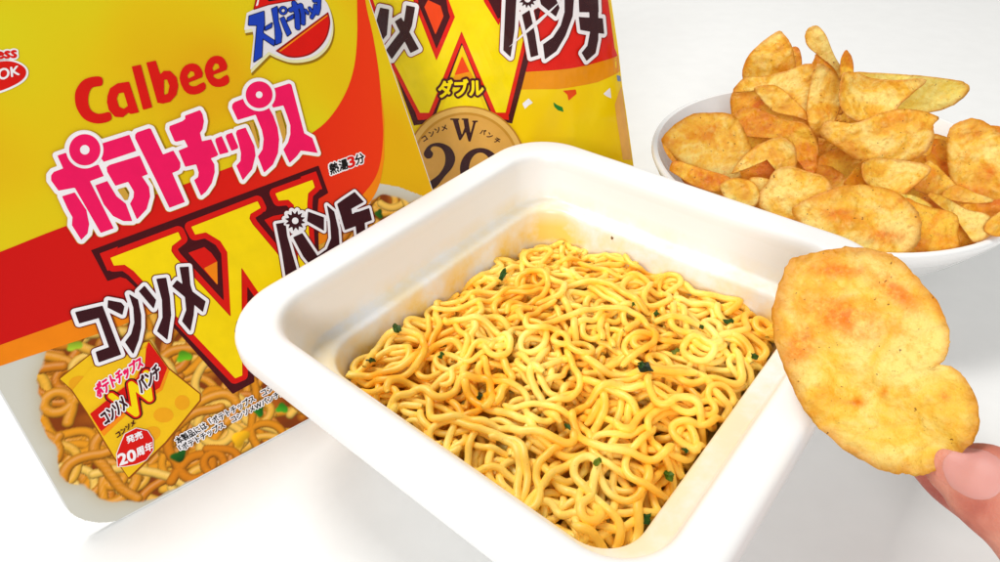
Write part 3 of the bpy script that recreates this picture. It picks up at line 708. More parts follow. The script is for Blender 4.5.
# ================================================================== POTATO CHIPS
def chip_material(name, pale, mid, orange_c, transl=.25):
    t = NT(name); tc = t.n('ShaderNodeTexCoord').outputs['Object']
    oi = t.n('ShaderNodeObjectInfo'); va = t.n('ShaderNodeVectorMath', operation='ADD'); vm = t.n('ShaderNodeVectorMath', operation='SCALE'); vm.inputs[0].default_value = (3.7, 5.1, 2.3)
    t.l(oi.outputs['Random'], vm.inputs['Scale']); t.l(tc, va.inputs[0]); t.l(vm.outputs[0], va.inputs[1]); co = va.outputs[0]
    big = t.noise(48, 5, .62, co, .8); fine = t.noise(520, 5, .7, co); spk = t.noise(640, 2, .5, co); blo = t.noise(190, 4, .65, co); grain = t.noise(1500, 3, .6, co)
    vo = t.n('ShaderNodeTexVoronoi', Scale=230.0, feature='SMOOTH_F1'); vo.inputs['Smoothness'].default_value = .6
    wv = t.n('ShaderNodeVectorMath', operation='ADD'); nz = t.n('ShaderNodeTexNoise', Scale=140.0); t.l(co, nz.inputs['Vector']); ws = t.n('ShaderNodeVectorMath', operation='SCALE'); ws.inputs['Scale'].default_value = .006
    t.l(nz.outputs['Color'], ws.inputs[0]); t.l(co, wv.inputs[0]); t.l(ws.outputs[0], wv.inputs[1]); t.l(wv.outputs[0], vo.inputs['Vector']); cell = vo.outputs['Distance']
    c = t.ramp(big, [(.40, s2l(pale)), (.52, s2l(mid)), (.66, s2l(orange_c))])
    blis = t.ramp(cell, [(.18, (1, 1, 1)), (.42, (0, 0, 0))])
    c = t.mix(t.math('MULTIPLY', t.math('MULTIPLY', blis, blo), .75), c, s2l(pale))
    c = t.mix(t.math('MULTIPLY', t.ramp(fine, [(.50, (0, 0, 0)), (.68, (1, 1, 1))]), .5), c, s2l(orange_c))
    c = t.mix(t.math('MULTIPLY', t.ramp(blo, [(.56, (0, 0, 0)), (.70, (1, 1, 1))]), .45), c, s2l(orange_c))
    spa = t.n('ShaderNodeAttribute', attribute_name='spice'); rag = t.ramp(t.noise(230, 6, .75, co), [(.34, (.1, .1, .1)), (.56, (1, 1, 1))])
    c = t.mix(t.math('MULTIPLY', t.math('MULTIPLY', spa.outputs['Fac'], rag), .95), c, s2l((240, 124, 0)))
    e = t.n('ShaderNodeAttribute', attribute_name='edge')
    ef = t.math('MULTIPLY', e.outputs['Fac'], t.math('ADD', t.math('MULTIPLY', blo, 1.5), .05))
    c = t.mix(t.math('MINIMUM', ef, .65), c, s2l((212, 124, 14)))
    c = t.mix(t.math('MULTIPLY', t.ramp(grain, [(.62, (0, 0, 0)), (.74, (1, 1, 1))]), .35), c, s2l((196, 112, 14)))
    c = t.mix(t.math('MULTIPLY', t.ramp(spk, [(.70, (0, 0, 0)), (.74, (1, 1, 1))]), .8), c, s2l((104, 50, 12)))
    t.set(Base_Color=c, Roughness=.4, Specular_IOR_Level=.4)
    t.bump(t.math('ADD', t.math('ADD', t.math('MULTIPLY', fine, .35), blo), t.math('MULTIPLY', cell, -1.1)), .8, .0014)
    tr = t.n('ShaderNodeBsdfTranslucent'); t.l(c, tr.inputs['Color']); ms = t.n('ShaderNodeMixShader'); ms.inputs[0].default_value = transl
    t.l(t.b.outputs[0], ms.inputs[1]); t.l(tr.outputs[0], ms.inputs[2]); t.l(ms.outputs[0], t.out.inputs['Surface'])
    return t.m
CHIP = chip_material('fried_potato', (255, 230, 130), (250, 198, 62), (232, 146, 16))
CHIP_G = chip_material('fried_potato_pale', (246, 230, 128), (242, 214, 84), (244, 192, 44))
CHIP_O = chip_material('fried_potato_seasoned', (250, 202, 64), (242, 164, 24), (222, 118, 6))
CHIP_H = chip_material('fried_potato_held', (255, 230, 128), (252, 210, 78), (246, 174, 30))
GROW = 1.10; WARP = .0048
def chip(px, C, nrm, label, bend=(0, 0, 0), mat=None, spice=(), rings=11, seg=72, wav=.0016, thick=.0008, group='chips heaped in the bowl', extra=None):
    """outline seen at px on a bent sheet through C with normal nrm; bend = (curvature 1/m, axis angle in degrees, second curvature)"""
    n = unit(nrm); 
    if (EYE-C) @ n < 0: n = -n
    a = unit(np.cross([0, 0, 1.], n) if abs(n[2]) < .98 else [1, 0, 0]); b = np.cross(n, a)
    k1, ang, k2 = bend; ca, sa = math.cos(math.radians(ang)), math.sin(math.radians(ang))
    sd = rnd.uniform(0, 50)
    def w(x, y):
        p, q = x*ca+y*sa, -x*sa+y*ca
        h = .5*k1*p*p+.5*k2*q*q
        h = .02*math.tanh(h/.02)
        h += WARP*mnoise.noise(Vector((x*32, y*32, sd+20)))+.0007*abs(mnoise.noise(Vector((x*110, y*110, sd+33))))
        h += wav*(mnoise.noise(Vector((x*55, y*55, sd)))+.45*mnoise.noise(Vector((x*140, y*140, sd+9))))
        return h+(extra(x, y) if extra else 0)
    L = smooth_loop(px, max(3, seg//len(px)+1))
    pts = []
    for p in L:
        h = 0
        for _ in range(7):
            Wd_ = onplane(p, C+n*h, n)-C; x, y = Wd_@a, Wd_@b; h = .5*h+.5*w(x, y)
        pts.append((x, y))
    P = np.array(pts); c0 = P.mean(0); N = len(P)
    jag = np.array([GROW+.018*mnoise.noise(Vector((i*.9, sd, 0)))+.022*mnoise.noise(Vector((i*.27, sd, 4))) for i in range(N)])
    P = c0+(P-c0)*jag[:, None]
    V = []; E = []
    for s in (0, 1):
        for r in range(rings+1):
            f = (r/rings)**.9
            for i in range(N):
                x, y = c0+(P[i]-c0)*f
                V.append(C+a*x+b*y+n*(w(x, y)-s*thick*(1 if r < rings else .35))); E.append(max(0, (f-.84)/.16)**1.3)
    Fs = []
    M1 = (rings+1)*N
    for s in (0, 1):
        for r in range(1, rings):
            for i in range(N):
                j = (i+1) % N; q = (s*M1+r*N+i, s*M1+r*N+j, s*M1+(r+1)*N+j, s*M1+(r+1)*N+i)
                Fs.append(q if s == 0 else q[::-1])
        ctr = s*M1
        for i in range(N):
            j = (i+1) % N; q = (ctr, s*M1+N+j, s*M1+N+i); Fs.append(q[::-1] if s == 0 else q)
    for i in range(N):
        j = (i+1) % N; Fs.append((rings*N+i, rings*N+j, M1+rings*N+j, M1+rings*N+i)[::-1])
    o = mesh('potato_chip', [tuple(v-C) for v in V], Fs, mat or CHIP, None, smooth=True); o.location = tuple(C)
    at = o.data.attributes.new('edge', 'FLOAT', 'POINT'); at.data.foreach_set('value', E)
    if spice:       # seasoning dusted in a patch of its own
        SP = []
        for v in V:
            q = RC.T@(v-EYE); pp = (CX+F*q[0]/q[2], CY+F*q[1]/q[2]); a_ = 0
            for sx, sy, rx, ry, ro in spice:
                dx, dy = pp[0]-sx, pp[1]-sy; c_, s_ = math.cos(ro), math.sin(ro)
                a_ = max(a_, math.exp(-((dx*c_+dy*s_)/rx)**2-((-dx*s_+dy*c_)/ry)**2))
            SP.append(a_)
        at = o.data.attributes.new('spice', 'FLOAT', 'POINT'); at.data.foreach_set('value', SP)
    o.data.validate()
    bm = bmesh.new(); bm.from_mesh(o.data); bmesh.ops.delete(bm, geom=[v for v in bm.verts if not v.link_faces], context='VERTS'); bmesh.ops.recalc_face_normals(bm, faces=bm.faces[:])
    bm.faces.ensure_lookup_table()
    for f in bm.faces[len(bm.faces)-N:]: f.smooth = False
    bm.to_mesh(o.data); bm.free()
    tag(o, label, 'potato chip', group)
    return o
def cen(px): return np.mean(np.array(px), axis=0)
z1, z2, z3, z4, z5, z6 = Zm(650, 20, 5.556), Zm(820, 20, 5.556), Zm(650, 100, 5.556), Zm(820, 100, 5.556), Zm(780, 160, 5.556), Zm(880, 180, 4.683)
V_ = -ray((850, 160))      # towards the lens from the bowl
def nn(dx=0, dy=0): # tilt of a sheet that faces the viewer: dx to its right, dy upwards (world z)
    return unit(V_+np.array([dx, 0, dy]))
chips = [
 # px outline, depth along the lens axis, tilt, bend, material, label
 (z3([(235, 95), (330, 86), (440, 92), (500, 160), (535, 240), (540, 300), (470, 432), (330, 402), (190, 342), (92, 240), (132, 168)]), .352, (.1, .15), (-9, 20, -4), CHIP, 'round chip with a red seasoning streak against the left wall of the bowl'),
 (z3([(72, 245), (90, 262), (120, 300), (150, 345), (140, 352), (110, 325), (82, 280)]), .343, (.3, 0), (0, 0, 0), CHIP_O, 'thin upright chip edge squeezed against the far left bowl wall'),
 (z3([(120, 388), (150, 345), (220, 362), (300, 388), (428, 432), (395, 492), (330, 500), (240, 470), (160, 420)]), .325, (-.1, .5), (12, 80, 0), CHIP_O, 'long narrow chip lying along the left inside edge below the round one'),
 (z3([(470, 405), (500, 350), (560, 285), (640, 240), (705, 222), (770, 238), (800, 290), (795, 385), (760, 400), (700, 392), (690, 360), (640, 330), (560, 340), (500, 370)]), .335, (-.1, .5), (60, 90, 0), CHIP, 'curled arch shaped chip making a little tunnel left of centre'),
 (z3([(475, 405), (500, 355), (560, 335), (640, 328), (695, 360), (690, 400), (640, 450), (570, 470), (510, 445)]), .345, (0, -.3), (-30, 90, 0), CHIP_O, 'deep orange chip inside the little tunnel of the curled chip'),
 (z3([(398, 492), (425, 455), (480, 440), (550, 452), (590, 485), (600, 540), (560, 590), (460, 580)]), .315, (0, .3), (-10, 0, 0), CHIP, 'small plain chip low at the tray edge under the curled chip'),
 (z3([(560, 440), (640, 440), (690, 470), (660, 540), (600, 560), (570, 500)]), .322, (0, .3), (8, 0, 0), CHIP, 'small chip fragment between the curled chip and the blistered one'),
 (z3([(625, 520), (665, 460), (705, 402), (760, 382), (810, 386), (880, 410), (950, 430), (985, 470), (1000, 520), (960, 620), (850, 660), (700, 640), (630, 590)]), .310, (-.1, .4), (10, 60, 8), CHIP, 'pale blistered chip behind the tray edge left of the big front chip'),
 (z1([(480, 420), (590, 395), (760, 420), (860, 520), (900, 600), (915, 720), (900, 850), (840, 900), (700, 800), (560, 760), (490, 640), (470, 520)]), .362, (-.2, .1), (-12, 60, 0), CHIP_O, 'large orange chip standing upright at the left of the heap'),
 (z3([(480, 130), (520, 70), (600, 60), (740, 118), (850, 140), (905, 220), (918, 300), (900, 410), (870, 400), (860, 340), (800, 260), (700, 215), (600, 190), (530, 200)]), .345, (-.1, .3), (25, 60, 0), CHIP_O, 'long chip curving down across the left half of the heap'),
 (z1([(705, 80), (740, 98), (775, 150), (797, 265), (770, 330), (700, 350), (600, 350), (540, 335), (524, 285), (558, 200), (620, 138)]), .372, (-.15, -.1), (-8, 45, 0), CHIP, 'pale triangular chip at the upper left top of the heap'),
 (z1([(785, 170), (825, 163), (842, 240), (820, 290), (795, 280)]), .380, (0, 0), (0, 0, 0), CHIP_O, 'narrow sliver standing behind the pale triangular chip'),
 (z1([(485, 400), (545, 325), (640, 318), (760, 290), (850, 258), (905, 268), (918, 340), (900, 430), (875, 510), (790, 430), (700, 375), (600, 380)]), .353, (0, .5), (45, 70, 0), CHIP, 'folded chip spread across the upper left of the heap'),
 (z1([(595, 385), (700, 372), (790, 440), (850, 500), (866, 548), (800, 532), (690, 505), (625, 440)]), .347, (0, .1), (-20, 60, 0), CHIP, 'lower lip of the folded chip in the upper left'),
 ([(814, 74), (820, 67), (833, 75), (842, 88), (839, 108), (831, 124), (823, 135), (812, 127), (808, 110), (810, 92)], .340, (.25, 0), (-22, 10, 0), CHIP, 'upright oval chip near the middle with one black speck'),
 ([(813, 72), (816, 60), (819, 56), (830, 65), (845, 82), (846, 100), (838, 112), (826, 92)], .352, (.3, 0), (0, 0, 0), CHIP_O, 'dark red chip seen edge on behind the upright oval one'),
 ([(807, 40), (808, 33), (813, 29), (819, 29), (826, 37), (833, 54), (841, 68), (848, 82), (842, 82), (834, 68), (822, 58), (810, 48)], .346, (.1, -.2), (-20, 30, 0), CHIP, 'topmost chip leaning out over the heap'),
 ([(842, 92), (846, 76), (858, 75), (872, 80), (895, 82), (921, 81.5), (912, 92), (897, 105), (892, 114), (874, 120), (855, 118.5), (844, 107)], .326, (0, .25), (55, 40, 30), CHIP, 'cupped chip with a pale centre at the top middle'),
 ([(841, 62), (844, 54), (847, 52), (851.5, 59), (853, 70), (850, 84), (844, 86), (841, 76)], .331, (.4, 0), (-30, 0, 0), CHIP_O, 'upturned narrow tip of a chip at the top middle'),
 ([(858, 76), (880, 74.5), (905, 76), (921, 77), (953, 81), (962, 84), (965, 89), (960, 97), (946, 106), (928, 111), (900, 112), (872, 100)], .345, (.1, -.1), (-14, 80, 0), CHIP_G, 'long greenish yellow chip pointing right at the top of the heap'),
 ([(827, 135), (833, 122), (856, 124), (878, 116), (896, 111.5), (914, 111.5), (934, 118), (929, 126), (930, 137), (921, 152), (901, 159.5), (867, 159), (847, 149)], .317, (0, .3), (-24, 80, -3), CHIP, 'broad smooth chip lying across the middle of the heap'),
 ([(800, 128), (830, 130), (870, 150), (880, 178), (850, 190), (815, 188), (795, 165)], .368, (0, .2), (0, 0, 0), CHIP_O, 'reddish chip in the shaded hollow at the centre'),
 (z4([(140, 462), (180, 410), (245, 335), (275, 360), (300, 480), (290, 510), (200, 490)]), .318, (.3, .1), (10, 0, 0), CHIP_O, 'small orange chip at the right of the shaded hollow'),
 (z4([(245, 400), (262, 350), (330, 333), (420, 340), (500, 350), (580, 368), (592, 402), (520, 472), (450, 522), (340, 510), (270, 460)]), .306, (0, .45), (45, 40, 30), CHIP, 'bright yellow cupped chip under the broad smooth one'),
 (z4([(530, 482), (560, 410), (600, 350), (640, 360), (700, 420), (742, 462), (758, 490), (640, 527)]), .304, (.1, .4), (10, 40, 0), CHIP, 'triangular chip right of the bright yellow one'),
 (z4([(600, 235), (650, 225), (692, 238), (722, 300), (716, 412), (680, 430), (630, 380), (590, 320)]), .325, (.2, 0), (0, 0, 0), CHIP_O, 'orange chip standing in the gap left of the big right hand chip'),
 (z4([(560, 290), (600, 215), (622, 230), (615, 290), (590, 310)]), .322, (.2, .1), (0, 0, 0), CHIP, 'pale chip sliver in the gap beside the broad chip'),
 ([(949.5, 146), (953, 131), (964, 124), (975, 122), (988, 127), (1001, 138), (1012, 152), (1016, 172), (1010, 192), (994, 200), (973, 194), (958, 185), (950.5, 167)], .308, (-.15, .1), (-8, 30, 5), CHIP, 'big round chip with a square blister at the right edge of the picture'),
 ([(985, 130), (1000, 128), (1020, 135), (1030, 160), (1015, 175), (1000, 150)], .322, (0, 0), (0, 0, 0), CHIP_O, 'chip showing behind the big round chip at the right'),
 (z5([(100, 290), (140, 245), (200, 214), (330, 165), (420, 155), (480, 155), (620, 185), (720, 270), (757, 350), (742, 440), (692, 498), (600, 540), (400, 520), (200, 420)]), .290, (0, .35), (-7, 80, -4), CHIP, 'largest chip lying at the front of the bowl with brown spots'),
 (z5([(560, 180), (640, 190), (740, 200), (830, 250), (820, 290), (730, 270), (660, 250)]), .297, (0, .4), (0, 0, 0), CHIP_G, 'pale chip peeking out behind the largest front chip'),
 (z5([(700, 230), (770, 250), (835, 272), (965, 308), (975, 400), (976, 480), (850, 520), (690, 520), (680, 380)]), .289, (.1, .3), (6, 30, 0), CHIP_O, 'squarish orange chip at the front rim right of the largest one'),
 (z6([(238, 80), (290, 78), (400, 138), (500, 168), (512, 240), (440, 280), (400, 240), (350, 172), (290, 130)]), .287, (.2, .3), (14, 30, 0), CHIP, 'diagonal chip with a raised edge near the front right rim'),
 (z6([(340, 190), (365, 180), (440, 280), (430, 310), (350, 310)]), .294, (.2, .1), (0, 0, 0), CHIP_O, 'dark chip in the slit under the diagonal one'),
 (z6([(300, 72), (360, 28), (440, 60), (525, 92), (490, 106), (420, 106), (350, 96)]), .297, (.1, .6), (0, 0, 0), CHIP, 'flat chip under the big round chip at the right'),
 (z6([(385, 120), (470, 110), (600, 90), (620, 150), (520, 175), (450, 160)]), .294, (.1, .4), (0, 0, 0), CHIP_O, 'orange band of a chip at the right front of the bowl'),
 (z6([(495, 215), (530, 175), (600, 140), (620, 220), (560, 260), (505, 245)]), .283, (.1, .3), (0, 0, 0), CHIP, 'pale chip touching the right front rim'),
]
fillers = [
 (z3([(440, 180), (700, 60), (900, 200), (960, 420), (860, 560), (600, 520), (470, 420)]), .372, (0, .4), (0, 0, 0), CHIP_O, 'orange chip mostly buried in the left half of the heap'),
 (z3([(560, 420), (960, 380), (1080, 520), (900, 700), (620, 640)]), .338, (0, .5), (8, 0, 0), CHIP_O, 'buried chip behind the pale blistered chip'),
 (z4([(0, 330), (250, 250), (420, 330), (400, 560), (100, 600), (-60, 480)]), .336, (0, .5), (8, 0, 0), CHIP_O, 'buried chip under the shaded hollow'),
 (z4([(420, 260), (620, 200), (860, 330), (960, 500), (700, 640), (450, 560)]), .330, (0, .6), (5, 0, 0), CHIP_O, 'buried orange chip behind the triangular chip'),
 (z6([(120, 60), (330, 20), (560, 60), (640, 160), (500, 260), (200, 230)]), .309, (0, .6), (5, 0, 0), CHIP_O, 'buried chip behind the diagonal chip'),
 (z3([(180, 330), (420, 300), (600, 420), (560, 560), (360, 560), (200, 450)]), .342, (0, .6), (5, 0, 0), CHIP_O, 'buried chip below the round chip at the left'),
 (z1([(840, 400), (1000, 330), (1160, 420), (1200, 620), (1020, 760), (860, 640)]), .366, (0, .2), (5, 0, 0), CHIP_O, 'buried orange chip at the middle of the heap behind the upright oval one'),
]
for px, dep, tl_, bd, mt_, lab in chips+[(f[0], f[1]+.014, *f[2:]) for f in fillers]:
    C = atdepth(cen(px), dep)
    chip(px, C, nn(*tl_), lab, bd, mt_, {'round chip with a red': [(706, 152, 9, 26, .25)], 'largest chip lying': [(838, 214, 16, 6, .2), (885, 236, 22, 7, .1)], 'big round chip wit': [(990, 172, 6, 7, 0), (966, 190, 18, 5, .3)]}.get(lab[:18], ()))
# ================================================================== CHIP HELD UP IN FRONT
hp = [(790, 260.5), (807, 255), (837, 248.5), (862.6, 247.7), (888, 253.7), (905, 263.5), (922, 283), (939.5, 304), (949, 330), (949.5, 344), (947, 355), (942, 362), (938, 366), (931, 369.5), (936, 370.5), (940, 369), (945, 366.5), (953, 367), (967, 381), (978.7, 407), (978, 434), (962, 452), (938, 468), (919.6, 475), (899, 473.5), (878, 469), (848.6, 451.6), (819, 428), (804, 410), (786.6, 375), (775, 342), (772.5, 318.6), (777, 289)]
Ch = atdepth((868, 362), .177)
def ridges(x, y): return .0015*math.sin((y*.95+x*.25)*420+1)*max(0, min(1, (.004-y)/.012))
GROW = 1.0; WARP = .0022
held = chip(hp, Ch, unit(-ray((868, 362))+np.array([-.12, 0, .12])), 'large chip with a notch held up by the fingers in front of the tray corner', (9, 55, -5), CHIP_H, [(842, 316, 46, 19, .25), (896, 292, 32, 12, .6), (800, 345, 14, 24, .3), (835, 270, 40, 8, 0), (858, 402, 8, 5, 0), (884, 392, 5, 4, 0), (944, 396, 4, 4, 0)], rings=26, seg=190, wav=.0013, thick=.0010, group=None, extra=ridges)
if 'group' in held: del held['group']

# ================================================================== NOODLES
rs = np.random.RandomState(11)
HA, HB, HR = LA-.0262, LB-.0262, .016
gs = .0007
ga = np.arange(-HA-.004, HA+.004, gs); gb = np.arange(-HB-.004, HB+.004, gs)
GA, GB = np.meshgrid(ga, gb, indexing='ij')
def ztar(a, b): return .0360+.0062*np.clip(1-(a/HA)**2, 0, 1)*np.clip(1-(b/HB)**2, 0, 1)-.0085*np.clip((a/HA-b/HB)/2, 0, 1)**1.3
ZT = ztar(GA, GB); hm = ZT-.0140
bed = hm.copy()
rn = .00128
def wall(a, b):     # distance inside the rounded border (positive inside)
    qx, qy = abs(a)-(HA-HR), abs(b)-(HB-HR)
    return HR-(math.hypot(max(qx, 0), max(qy, 0))+min(max(qx, qy), 0))
krn = [(i, j, math.hypot(i, j)*gs) for i in range(-3, 4) for j in range(-3, 4) if math.hypot(i, j)*gs < rn*1.02]
def walk(a, b, L, seed):
    r = np.random.RandomState(seed); th = r.uniform(0, 6.28); k = r.normal()*110; P = []; acc = 0
    amp = r.choice([110, 160, 220]); st = .0009
    for i in range(int(L/st)):
        P.append((a, b))
        k += -.07*k+r.normal()*amp*.42
        acc = acc*.997+k*st
        if abs(acc) > 3.4 and acc*k > 0: k = -k*.5; acc *= .6
        d = wall(a, b)
        if d < .007:
            ct = math.atan2(-b, -a); df = (ct-th+math.pi) % (2*math.pi)-math.pi
            k2 = k+math.copysign(1, df)*min(abs(df), 1)*320*(1-d/.007)
        else: k2 = k
        th += max(-340, min(340, k2))*st; a += math.cos(th)*st; b += math.sin(th)*st
        if wall(a, b) < .0014:
            ct = math.atan2(-b, -a); th = ct+r.normal()*.5; a += math.cos(ct)*st; b += math.sin(ct)*st
    return np.array(P)
def gidx(P): return np.clip(((P[:, 0]-ga[0])/gs).round().astype(int), 4, len(ga)-5), np.clip(((P[:, 1]-gb[0])/gs).round().astype(int), 4, len(gb)-5)
def gsm(z, s):
    n = int(3*s); k = np.exp(-.5*(np.arange(-n, n+1)/s)**2); k /= k.sum(); return np.convolve(np.pad(z, n, mode='edge'), k, 'valid')
strands = []
for it in range(800):
    best = None
    low = (hm-ZT); 
    for c in range(7):
        for _ in range(60):
            a, b = rs.uniform(-HA, HA), rs.uniform(-HB, HB)
            if wall(a, b) > .003: 
                i, j = int((a-ga[0])/gs), int((b-gb[0])/gs)
                if low[i, j] < -.001 or rs.rand() < .03: break
        P = walk(a, b, rs.uniform(.05, .17), rs.randint(1 << 30)); I, J = gidx(P)
        m = low[I, J].mean()+.5*np.percentile(low[I, J], 90)
        if best is None or m < best[0]: best = (m, P, I, J)
    m, P, I, J = best
    raw = np.max([hm[I+i, J+j]+math.sqrt(max(rn*rn-d*d, 0))*.92 for i, j, d in krn], axis=0)
    z = gsm(raw, 2.4); z = np.maximum(z, raw-.45*rn); z = gsm(z, 1.6)
    for i, j, d in krn:
        np.maximum.at(hm, (I+i, J+j), z+math.sqrt(max(rn*rn-d*d, 0)))
    strands.append((P, z))
    ins = (np.abs(GA) < HA-.004) & (np.abs(GB) < HB-.004)
    if np.percentile((hm-ZT)[ins], 22) > 0: break
tn = NT('boiled_noodle'); tcn = tn.n('ShaderNodeTexCoord').outputs['Object']
nb, nf, ns = tn.noise(45, 3, .5, tcn), tn.noise(260, 4, .6, tcn), tn.noise(1100, 2, .5, tcn)
cN = tn.ramp(nb, [(.32, s2l((254, 225, 120))), (.52, s2l((250, 203, 80))), (.70, s2l((238, 168, 32)))])
cN = tn.mix(tn.math('MULTIPLY', tn.ramp(nf, [(.5, (0, 0, 0)), (.7, (1, 1, 1))]), .25), cN, s2l((238, 170, 26)))
cN = tn.mix(tn.math('MULTIPLY', tn.ramp(ns, [(.70, (0, 0, 0)), (.76, (1, 1, 1))]), .5), cN, s2l((170, 96, 20)))
tn.set(Base_Color=cN, Roughness=.4, Specular_IOR_Level=.32, Subsurface_Weight=.65, Subsurface_Radius=(.005, .0032, .0009), Subsurface_Scale=.7, Coat_Weight=.08, Coat_Roughness=.2)
tn.bump(nf, .15, .0006); tn.b.subsurface_method = 'BURLEY'
tbed = NT('soaked_noodle_bed'); tbed.set(Base_Color=tbed.ramp(tbed.noise(160, 4), [(.35, s2l((236, 156, 30))), (.65, s2l((248, 196, 70)))]), Roughness=.4)
Vn, Fn, mi = [], [], []
SEG = 9
for P, z in strands:
    X3 = np.array([tw(a, b, zz) for (a, b), zz in zip(P, z)])[::1]
    T = np.gradient(X3, axis=0); T /= np.linalg.norm(T, axis=1)[:, None]
    Sd = np.cross(T, [0, 0, 1.]); Sd /= np.linalg.norm(Sd, axis=1)[:, None]; Up = np.cross(Sd, T)
    rr = rn*rs.uniform(.86, 1.08); b0 = len(Vn); n = len(X3)
    taper = np.minimum(1, .55+.45*np.minimum(np.arange(n), np.arange(n)[::-1])/2.0)
    for k in range(n):
        for s in range(SEG):
            t_ = 2*math.pi*s/SEG; Vn.append(tuple(X3[k]+taper[k]*rr*(Sd[k]*math.cos(t_)*1.08+Up[k]*math.sin(t_)*.92)))
    for k in range(n-1):
        for s in range(SEG):
            s2 = (s+1) % SEG; Fn.append((b0+k*SEG+s, b0+k*SEG+s2, b0+(k+1)*SEG+s2, b0+(k+1)*SEG+s)); mi.append(0)
    Fn.append(tuple(b0+s for s in range(SEG))); Fn.append(tuple(b0+(n-1)*SEG+s for s in range(SEG))[::-1]); mi += [0, 0]
b0 = len(Vn)
sa = ga[::4]; sb = gb[::4]
for i, a in enumerate(sa):
    for j, b in enumerate(sb):
        d = wall(a, b); Vn.append(tw(a, b, float(bed[i*4, j*4])-.001))
for i in range(len(sa)-1):
    for j in range(len(sb)-1):
        if wall(sa[i], sb[j]) > -.001 and wall(sa[i+1], sb[j+1]) > -.001:
            Fn.append((b0+i*len(sb)+j, b0+(i+1)*len(sb)+j, b0+(i+1)*len(sb)+j+1, b0+i*len(sb)+j+1)); mi.append(1)
nod = mesh('noodles', Vn, Fn, [tn.m, tbed.m], None, mi, smooth=True)
tag(nod, 'tangled heap of yellow curly noodles filling the white tray', 'noodles', kind='stuff')
print('strands', len(strands), len(Vn))
# ---- herb flakes on the noodles
def flake(px, size, rgb, label, seed, elong=1.4):
    size *= .78
    d = ray(px); t_ = (.05-H)/d[2]
    for k in range(400):
        p = EYE+d*t_; ab = p[:2]-TC; a, b = ab@E1, ab@E2
        i, j = int(round((a-ga[0])/gs)), int(round((b-gb[0])/gs))
        if 0 <= i < len(ga) and 0 <= j < len(gb) and p[2] <= hm[i, j]+.0003: break
        t_ += .0002
    r = random.Random(seed); V, Fc = [], []
    n = unit(np.array([r.uniform(-.5, .5), r.uniform(-.7, .1), 1])); a_ = unit(np.cross(n, [math.cos(seed), math.sin(seed), .2])); b_ = np.cross(n, a_)
    N = 11; C = p+n*.0006
    for s in (0, 1):
        V.append(tuple(C+n*(.0004+.0006*s)))
        for i in range(N):
            q = 2*math.pi*i/N; rr_ = size*(1+r.uniform(-.35, .25)); V.append(tuple(C+a_*rr_*elong*math.cos(q)+b_*rr_*math.sin(q)+n*(.0007*math.sin(3*q+seed)+.0006*s)))
    for i in range(N):
        j = (i+1) % N; Fc += [(0, 1+j, 1+i), (N+1, N+2+i, N+2+j), (1+i, 1+j, N+2+j, N+2+i)]
    nm = 'herb_'+str(rgb[0])
    if nm not in PRINTS:
        t = NT('dried_herb'); t.set(Specular_IOR_Level=.2, Base_Color=t.ramp(t.noise(500, 3), [(.35, tuple(x*.6 for x in s2l(rgb))), (.65, s2l(rgb))]), Roughness=.45); PRINTS[nm] = t.m
    o = mesh('herb_flake', [tuple(np.array(v)-C) for v in V], Fc, PRINTS[nm], None, smooth=False); o.location = tuple(C)
    tag(o, label, 'herb flake', 'herb flakes on the noodles')
flake((646, 369), .0026, (30, 42, 18), 'largest dark curled herb piece on the noodles right of the centre', 1, 1.5)
flake((640, 366), .0017, (44, 80, 24), 'green herb scrap touching the largest dark piece', 2)
flake((646, 518), .0021, (40, 84, 28), 'dark green flake near the front corner of the noodles', 3)
flake((669, 476), .0017, (84, 116, 24), 'olive green flake above the front corner of the noodles', 4)
flake((597, 463), .0014, (110, 132, 30), 'pale green flake on the front left part of the noodles', 5)
flake((684, 450), .0014, (40, 38, 16), 'blackish speck among the noodles near the right wall', 6)
flake((754, 357), .0014, (60, 92, 28), 'small green flake in the right corner of the noodles', 7)
flake((676, 353), .0014, (120, 128, 36), 'yellow green flake behind the largest dark herb piece', 8)
flake((503, 276), .0018, (40, 60, 22), 'dark green strip at the back left corner of the noodles', 9, 2.2)
flake((397, 329), .0019, (56, 86, 26), 'green flake at the left wall of the tray', 10)
flake((371, 362), .0015, (62, 80, 26), 'small green flake at the leftmost end of the noodles', 11)
flake((480, 397), .0013, (48, 64, 20), 'tiny green speck on the left middle of the noodles', 12)
flake((568, 428), .0011, (60, 70, 20), 'tiny dark speck in the centre front of the noodles', 13)

